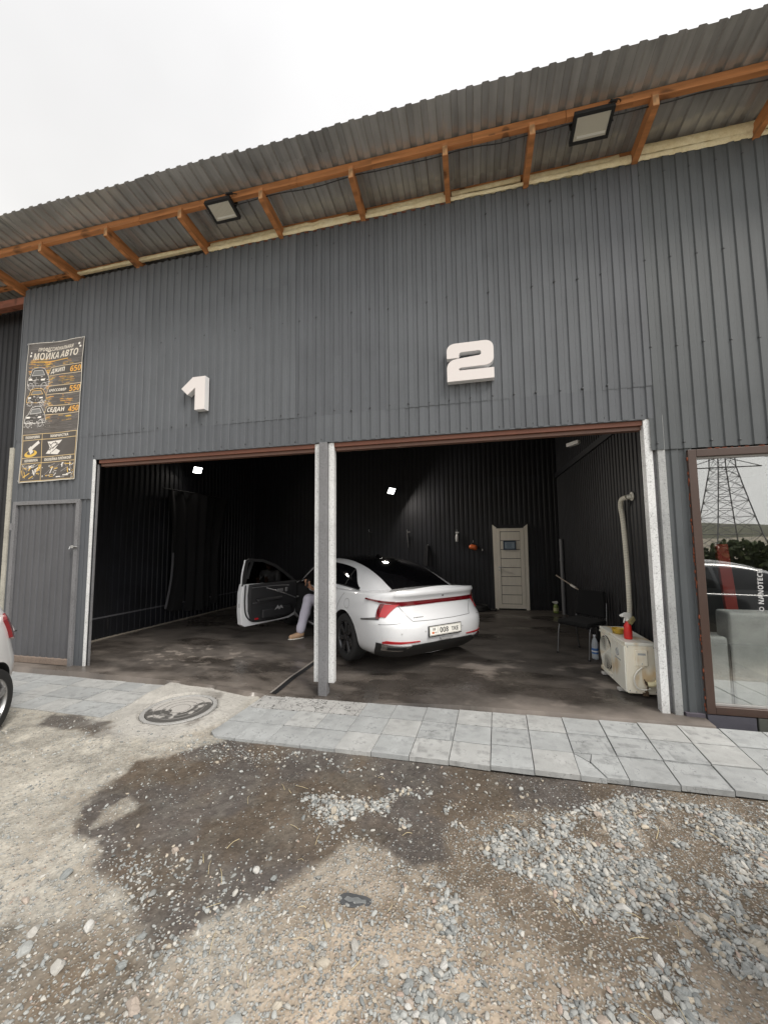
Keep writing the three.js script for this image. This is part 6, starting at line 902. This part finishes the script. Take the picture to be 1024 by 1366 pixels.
{ // far hills and scrub
  const hill = (z0, h, seedN, x0, x1, base) => { const n = 90, d = 8, pos = [], idx = []; for (let i = 0; i <= n; i++) for (let k = 0; k <= d; k++) { const x = lerp(x0, x1, i / n), q = k / d; const hh = h * (0.55 + 0.9 * (fbm(i * 0.11 + seedN, 3, 5) - 0.4)) * Math.sin(Math.min(1, q * 1.15) * Math.PI * 0.5) * smooth(0, 0.08, i / n) * smooth(1, 0.92, i / n); pos.push(x, base + hh + 0.3 * h * (fbm(i * 0.4, k * 0.8 + seedN, 3) - 0.5) * q, z0 + q * 40); } for (let i = 0; i < n; i++) for (let k = 0; k < d; k++) { const a = i * (d + 1) + k, b = a + d + 1; idx.push(a, a + 1, b, a + 1, b + 1, b); } const g = new THREE.BufferGeometry(); g.setAttribute('position', new THREE.Float32BufferAttribute(pos, 3)); g.setIndex(idx); g.computeVertexNormals(); return g; };
  structure('hills', hill(150, 11, 2, -240, 330, -1), std([0.12, 0.12, 0.085], 1)); structure('hills', hill(68, 3.4, 8, -160, 200, -1), std([0.28, 0.25, 0.19], 1));
  seed(14); const leaf = new THREE.PlaneGeometry(0.22, 0.14), dummy = new THREE.Object3D(), N = 9000; const im = new THREE.InstancedMesh(leaf, std([0.05, 0.065, 0.025], 0.8), N); const col = new THREE.Color();
  for (let i = 0; i < N; i++) { const x = rr(4, 26), lump = 0.55 + 0.75 * fbm(x * 0.5, 4, 3); dummy.position.set(x, -0.65 + lump * 2.0 * Math.pow(rnd(), 0.8), 19 + rr(-1, 1) * 1.4 * lump); dummy.rotation.set(rr(0, 6), rr(0, 6), rr(0, 6)); dummy.scale.setScalar(rr(0.7, 1.6)); dummy.updateMatrix(); im.setMatrixAt(i, dummy.matrix); const k = rr(0.5, 1.5); im.setColorAt(i, col.setRGB(k, k, k * 0.9)); }
  im.name = 'scrub_hedge'; scene.add(im); tag(im, 'dark green scrub hedge at the far side of the yard, mirrored in the window', 'hedge', null, 'stuff');
}
// ------------------------------------------------------------------ the person sitting sideways on the driver seat
function blob(bones, cell, pad = 0.05, k = 0.02) { // bones: [ax, ay, az, bx, by, bz, ra, rb]
  const lo = [1e9, 1e9, 1e9], hi = [-1e9, -1e9, -1e9]; for (const b of bones) for (let e = 0; e < 2; e++) for (let q = 0; q < 3; q++) { lo[q] = Math.min(lo[q], b[e * 3 + q] - b[6 + e] - pad); hi[q] = Math.max(hi[q], b[e * 3 + q] + b[6 + e] + pad); }
  const size = Math.max(hi[0] - lo[0], hi[1] - lo[1], hi[2] - lo[2]), n = Math.min(150, Math.ceil(size / cell) + 4), half = n / 2, c = [0, 1, 2].map((q) => (lo[q] + hi[q]) / 2), sc = size / 2 * (n / (n - 4));
  const mc = new MarchingCubes(n, new THREE.MeshBasicMaterial(), false, false, 400000); mc.isolation = 0; const f = mc.field;
  for (let z = 0; z < n; z++) for (let y = 0; y < n; y++) for (let x = 0; x < n; x++) {
    const px = c[0] + ((x - half) / half) * sc, py = c[1] + ((y - half) / half) * sc, pz = c[2] + ((z - half) / half) * sc; let d = 1e3;
    for (const b of bones) { const dx = b[3] - b[0], dy = b[4] - b[1], dz = b[5] - b[2], L = dx * dx + dy * dy + dz * dz; const t = L ? clamp(((px - b[0]) * dx + (py - b[1]) * dy + (pz - b[2]) * dz) / L) : 0; const e = Math.hypot(px - b[0] - t * dx, py - b[1] - t * dy, pz - b[2] - t * dz) - lerp(b[6], b[7], t); const h = clamp(0.5 + 0.5 * (d - e) / k); d = lerp(d, e, h) - k * h * (1 - h); }
    f[x + y * n + z * n * n] = -d;
  }
  mc.update(); const cnt = mc.count, P = mc.positionArray, NN = mc.normalArray, pos = new Float32Array(cnt * 3); for (let i = 0; i < cnt; i++) for (let q = 0; q < 3; q++) pos[i * 3 + q] = c[q] + P[i * 3 + q] * sc;
  let g = new THREE.BufferGeometry(); g.setAttribute('position', new THREE.BufferAttribute(pos, 3)); g = mergeVertices(g, 1e-5); g.computeVertexNormals(); g = orient(g); return g;
}
{
  // car axes: -x is the car's left (the way the person faces), -z ahead
  const t = thing('person', 'person in light trousers and tan shoes sitting sideways in the open sedan door', 'person', [CARX, CARY, CARZ], CARA);
  const hipL = [-0.46, 0.60, -1.50], hipR = [-0.34, 0.60, -1.50], knL = [-0.86, 0.66, -1.54], knR = [-0.38, 0.68, -1.84], anL = [-1.04, 0.16, -1.48], anR = [-0.36, 0.48, -2.06];
  const che = [-0.44, 0.98, -1.45], nek = [-0.48, 1.12, -1.45], head = [-0.53, 1.235, -1.45];
  const shL = [-0.46, 1.04, -1.63], shR = [-0.46, 1.04, -1.27], elL = [-0.64, 0.80, -1.70], elR = [-0.64, 0.80, -1.25], haL = [-0.84, 0.88, -1.58], haR = [-0.84, 0.86, -1.40];
  const B = (a, b, r, s) => [...a, ...b, r, s];
  const finger = (o, d, side, r) => { const p1 = [o[0] + d[0] * 0.035, o[1] + d[1] * 0.035 + 0.012, o[2] + d[2] * 0.035 + side], p2 = [p1[0] + d[0] * 0.016, p1[1] + 0.026, p1[2] + d[2] * 0.02], p3 = [p2[0] + 0.012, p2[1] + 0.022, p2[2] + d[2] * 0.02]; return [B(o.map((q, i) => q + (i === 2 ? side : 0)), p1, r, r), B(p1, p2, r, r * 0.9), B(p2, p3, r * 0.9, r * 0.8)]; };
  const skin = std([0.36, 0.19, 0.12], 0.6);
  const body = blob([B([-0.40, 0.60, -1.46], che, 0.13, 0.14), B(che, nek, 0.10, 0.055), B(nek, [-0.50, 1.17, -1.45], 0.052, 0.055), B(shL, shR, 0.065, 0.065), B(shL, elL, 0.052, 0.042), B(shR, elR, 0.052, 0.042), B(elL, haL, 0.04, 0.028), B(elR, haR, 0.04, 0.028), B(hipL, knL, 0.085, 0.06), B(hipR, knR, 0.085, 0.06), B(knL, anL, 0.058, 0.038), B(knR, anR, 0.058, 0.038)], 0.013);
  const hd = blob([B([-0.525, 1.265, -1.45], [-0.51, 1.27, -1.45], 0.092, 0.096), B([-0.555, 1.20, -1.45], [-0.575, 1.175, -1.45], 0.062, 0.048), B([-0.612, 1.235, -1.45], [-0.632, 1.215, -1.45], 0.012, 0.017), B([-0.606, 1.175, -1.47], [-0.606, 1.175, -1.43], 0.012, 0.012), B([-0.595, 1.263, -1.482], [-0.595, 1.263, -1.418], 0.02, 0.02), B([-0.52, 1.24, -1.548], [-0.525, 1.215, -1.546], 0.016, 0.012), B([-0.52, 1.24, -1.352], [-0.525, 1.215, -1.354], 0.016, 0.012), B([-0.50, 1.10, -1.45], [-0.51, 1.20, -1.45], 0.05, 0.055)], 0.006, 0.03, 0.018);
  const hand = (h, s) => blob([B(h, [h[0] - 0.045, h[1] + 0.035, h[2]], 0.028, 0.030), B([h[0] - 0.03, h[1] + 0.02, h[2] - 0.018], [h[0] - 0.045, h[1] + 0.045, h[2] - 0.022], 0.018, 0.016), B([h[0] - 0.03, h[1] + 0.02, h[2] + 0.018], [h[0] - 0.045, h[1] + 0.045, h[2] + 0.022], 0.018, 0.016), ...[-0.027, -0.009, 0.009, 0.026].flatMap((q, i) => finger([h[0] - 0.045, h[1] + 0.045, h[2]], [-0.5, 0.8, 0], q, i === 3 ? 0.0072 : 0.0085)), B([h[0] - 0.01, h[1] + 0.015, h[2] + s * 0.026], [h[0] - 0.02, h[1] + 0.045, h[2] + s * 0.048], 0.012, 0.010), B([h[0] - 0.02, h[1] + 0.045, h[2] + s * 0.048], [h[0] - 0.03, h[1] + 0.075, h[2] + s * 0.045], 0.010, 0.008)], 0.0035, 0.02, 0.006);
  mesh('body', [body, hd, hand(haL, 1), hand(haR, -1)], skin, t);
  mesh('eyes', [-1.478, -1.422].map((z) => { const e = new THREE.SphereGeometry(0.011, 12, 8); e.translate(-0.606, 1.242, z); return e; }), std([0.03, 0.02, 0.015], 0.3), t);
  mesh('hair', blob([B([-0.515, 1.295, -1.45], [-0.49, 1.29, -1.45], 0.088, 0.094), B([-0.46, 1.24, -1.45], [-0.46, 1.27, -1.45], 0.07, 0.075)], 0.008), std([0.012, 0.010, 0.009], 0.7), t);
  mesh('trousers', blob([B([-0.37, 0.63, -1.46], [-0.42, 0.62, -1.46], 0.145, 0.14), B(hipL, knL, 0.108, 0.095), B(hipR, knR, 0.105, 0.090), B(knL, [-1.018, 0.20, -1.485], 0.094, 0.072), B(knR, [-0.36, 0.52, -2.03], 0.09, 0.07), B([-1.014, 0.22, -1.485], [-1.024, 0.17, -1.483], 0.078, 0.074), B([-0.93, 0.44, -1.515], [-0.935, 0.42, -1.515], 0.088, 0.088)], 0.011), std([0.60, 0.58, 0.68], 0.9), t);
  mesh('shirt', blob([B([-0.40, 0.66, -1.46], che, 0.148, 0.155), B(che, [-0.47, 1.07, -1.45], 0.13, 0.085), B(shL, shR, 0.08, 0.08), B(shL, elL, 0.07, 0.06), B(shR, elR, 0.07, 0.06), B(elL, [-0.785, 0.855, -1.612], 0.058, 0.046), B(elR, [-0.785, 0.845, -1.36], 0.058, 0.046)], 0.012), std([0.72, 0.71, 0.72], 0.9), t);
  const shoe = (an, h0) => { const g = blob([B([an[0] + 0.035, 0.095, an[2]], [an[0] + 0.02, 0.13, an[2]], 0.045, 0.046), B([an[0] - 0.02, 0.085, an[2]], [an[0] - 0.15, 0.065, an[2]], 0.05, 0.040)], 0.007, 0.03, 0.03); return g; };
  for (const an of [anL, anR]) {
    const fy = 0.012; const sh = sub('shoe', t); sh.position.y = an[1] - 0.16; mesh('upper', shoe(an), std([0.50, 0.33, 0.21], 0.8), sh);
    const so = shapeOf([...Array(24)].map((_, i) => { const a = (i / 24) * 6.2832; return [an[0] - 0.065 - 0.135 * Math.cos(a), -an[2] + (0.044 + 0.008 * Math.cos(a)) * Math.sin(a)]; })); const g = extrude(so, 0.028, 0.004); g.rotateX(-Math.PI / 2); g.translate(0, 0.008 + 0.002, 0); mesh('sole', g, std([0.72, 0.70, 0.64], 0.7), sh);
    const lc = []; for (let i = 0; i < 4; i++) lc.push(rod([an[0] - 0.03 - i * 0.022, 0.128 - i * 0.008, an[2] - 0.02], [an[0] - 0.03 - i * 0.022, 0.128 - i * 0.008, an[2] + 0.02], 0.004)); mesh('laces', lc, std([0.7, 0.66, 0.6], 0.8), sh);
  }
  const ph = thing('phone', 'dark phone held up in the hands of the person in the car', 'phone', t.localToWorld.call(t, new THREE.Vector3(0, 0, 0)).toArray(), CARA); { t.updateMatrixWorld(true); const g = new RoundedBoxGeometry(0.010, 0.15, 0.074, 3, 0.004); g.rotateZ(-0.35); g.translate(-0.905, 0.955, -1.49); mesh('phone_body', g, M.black, ph); const l = new THREE.CylinderGeometry(0.008, 0.008, 0.004, 14); l.rotateZ(Math.PI / 2 - 0.35); l.translate(-0.913, 1.005, -1.475); mesh('camera_lens', l, M.chrome, ph); ph.position.set(CARX, CARY, CARZ); }
}
renderer.render(scene, camera);
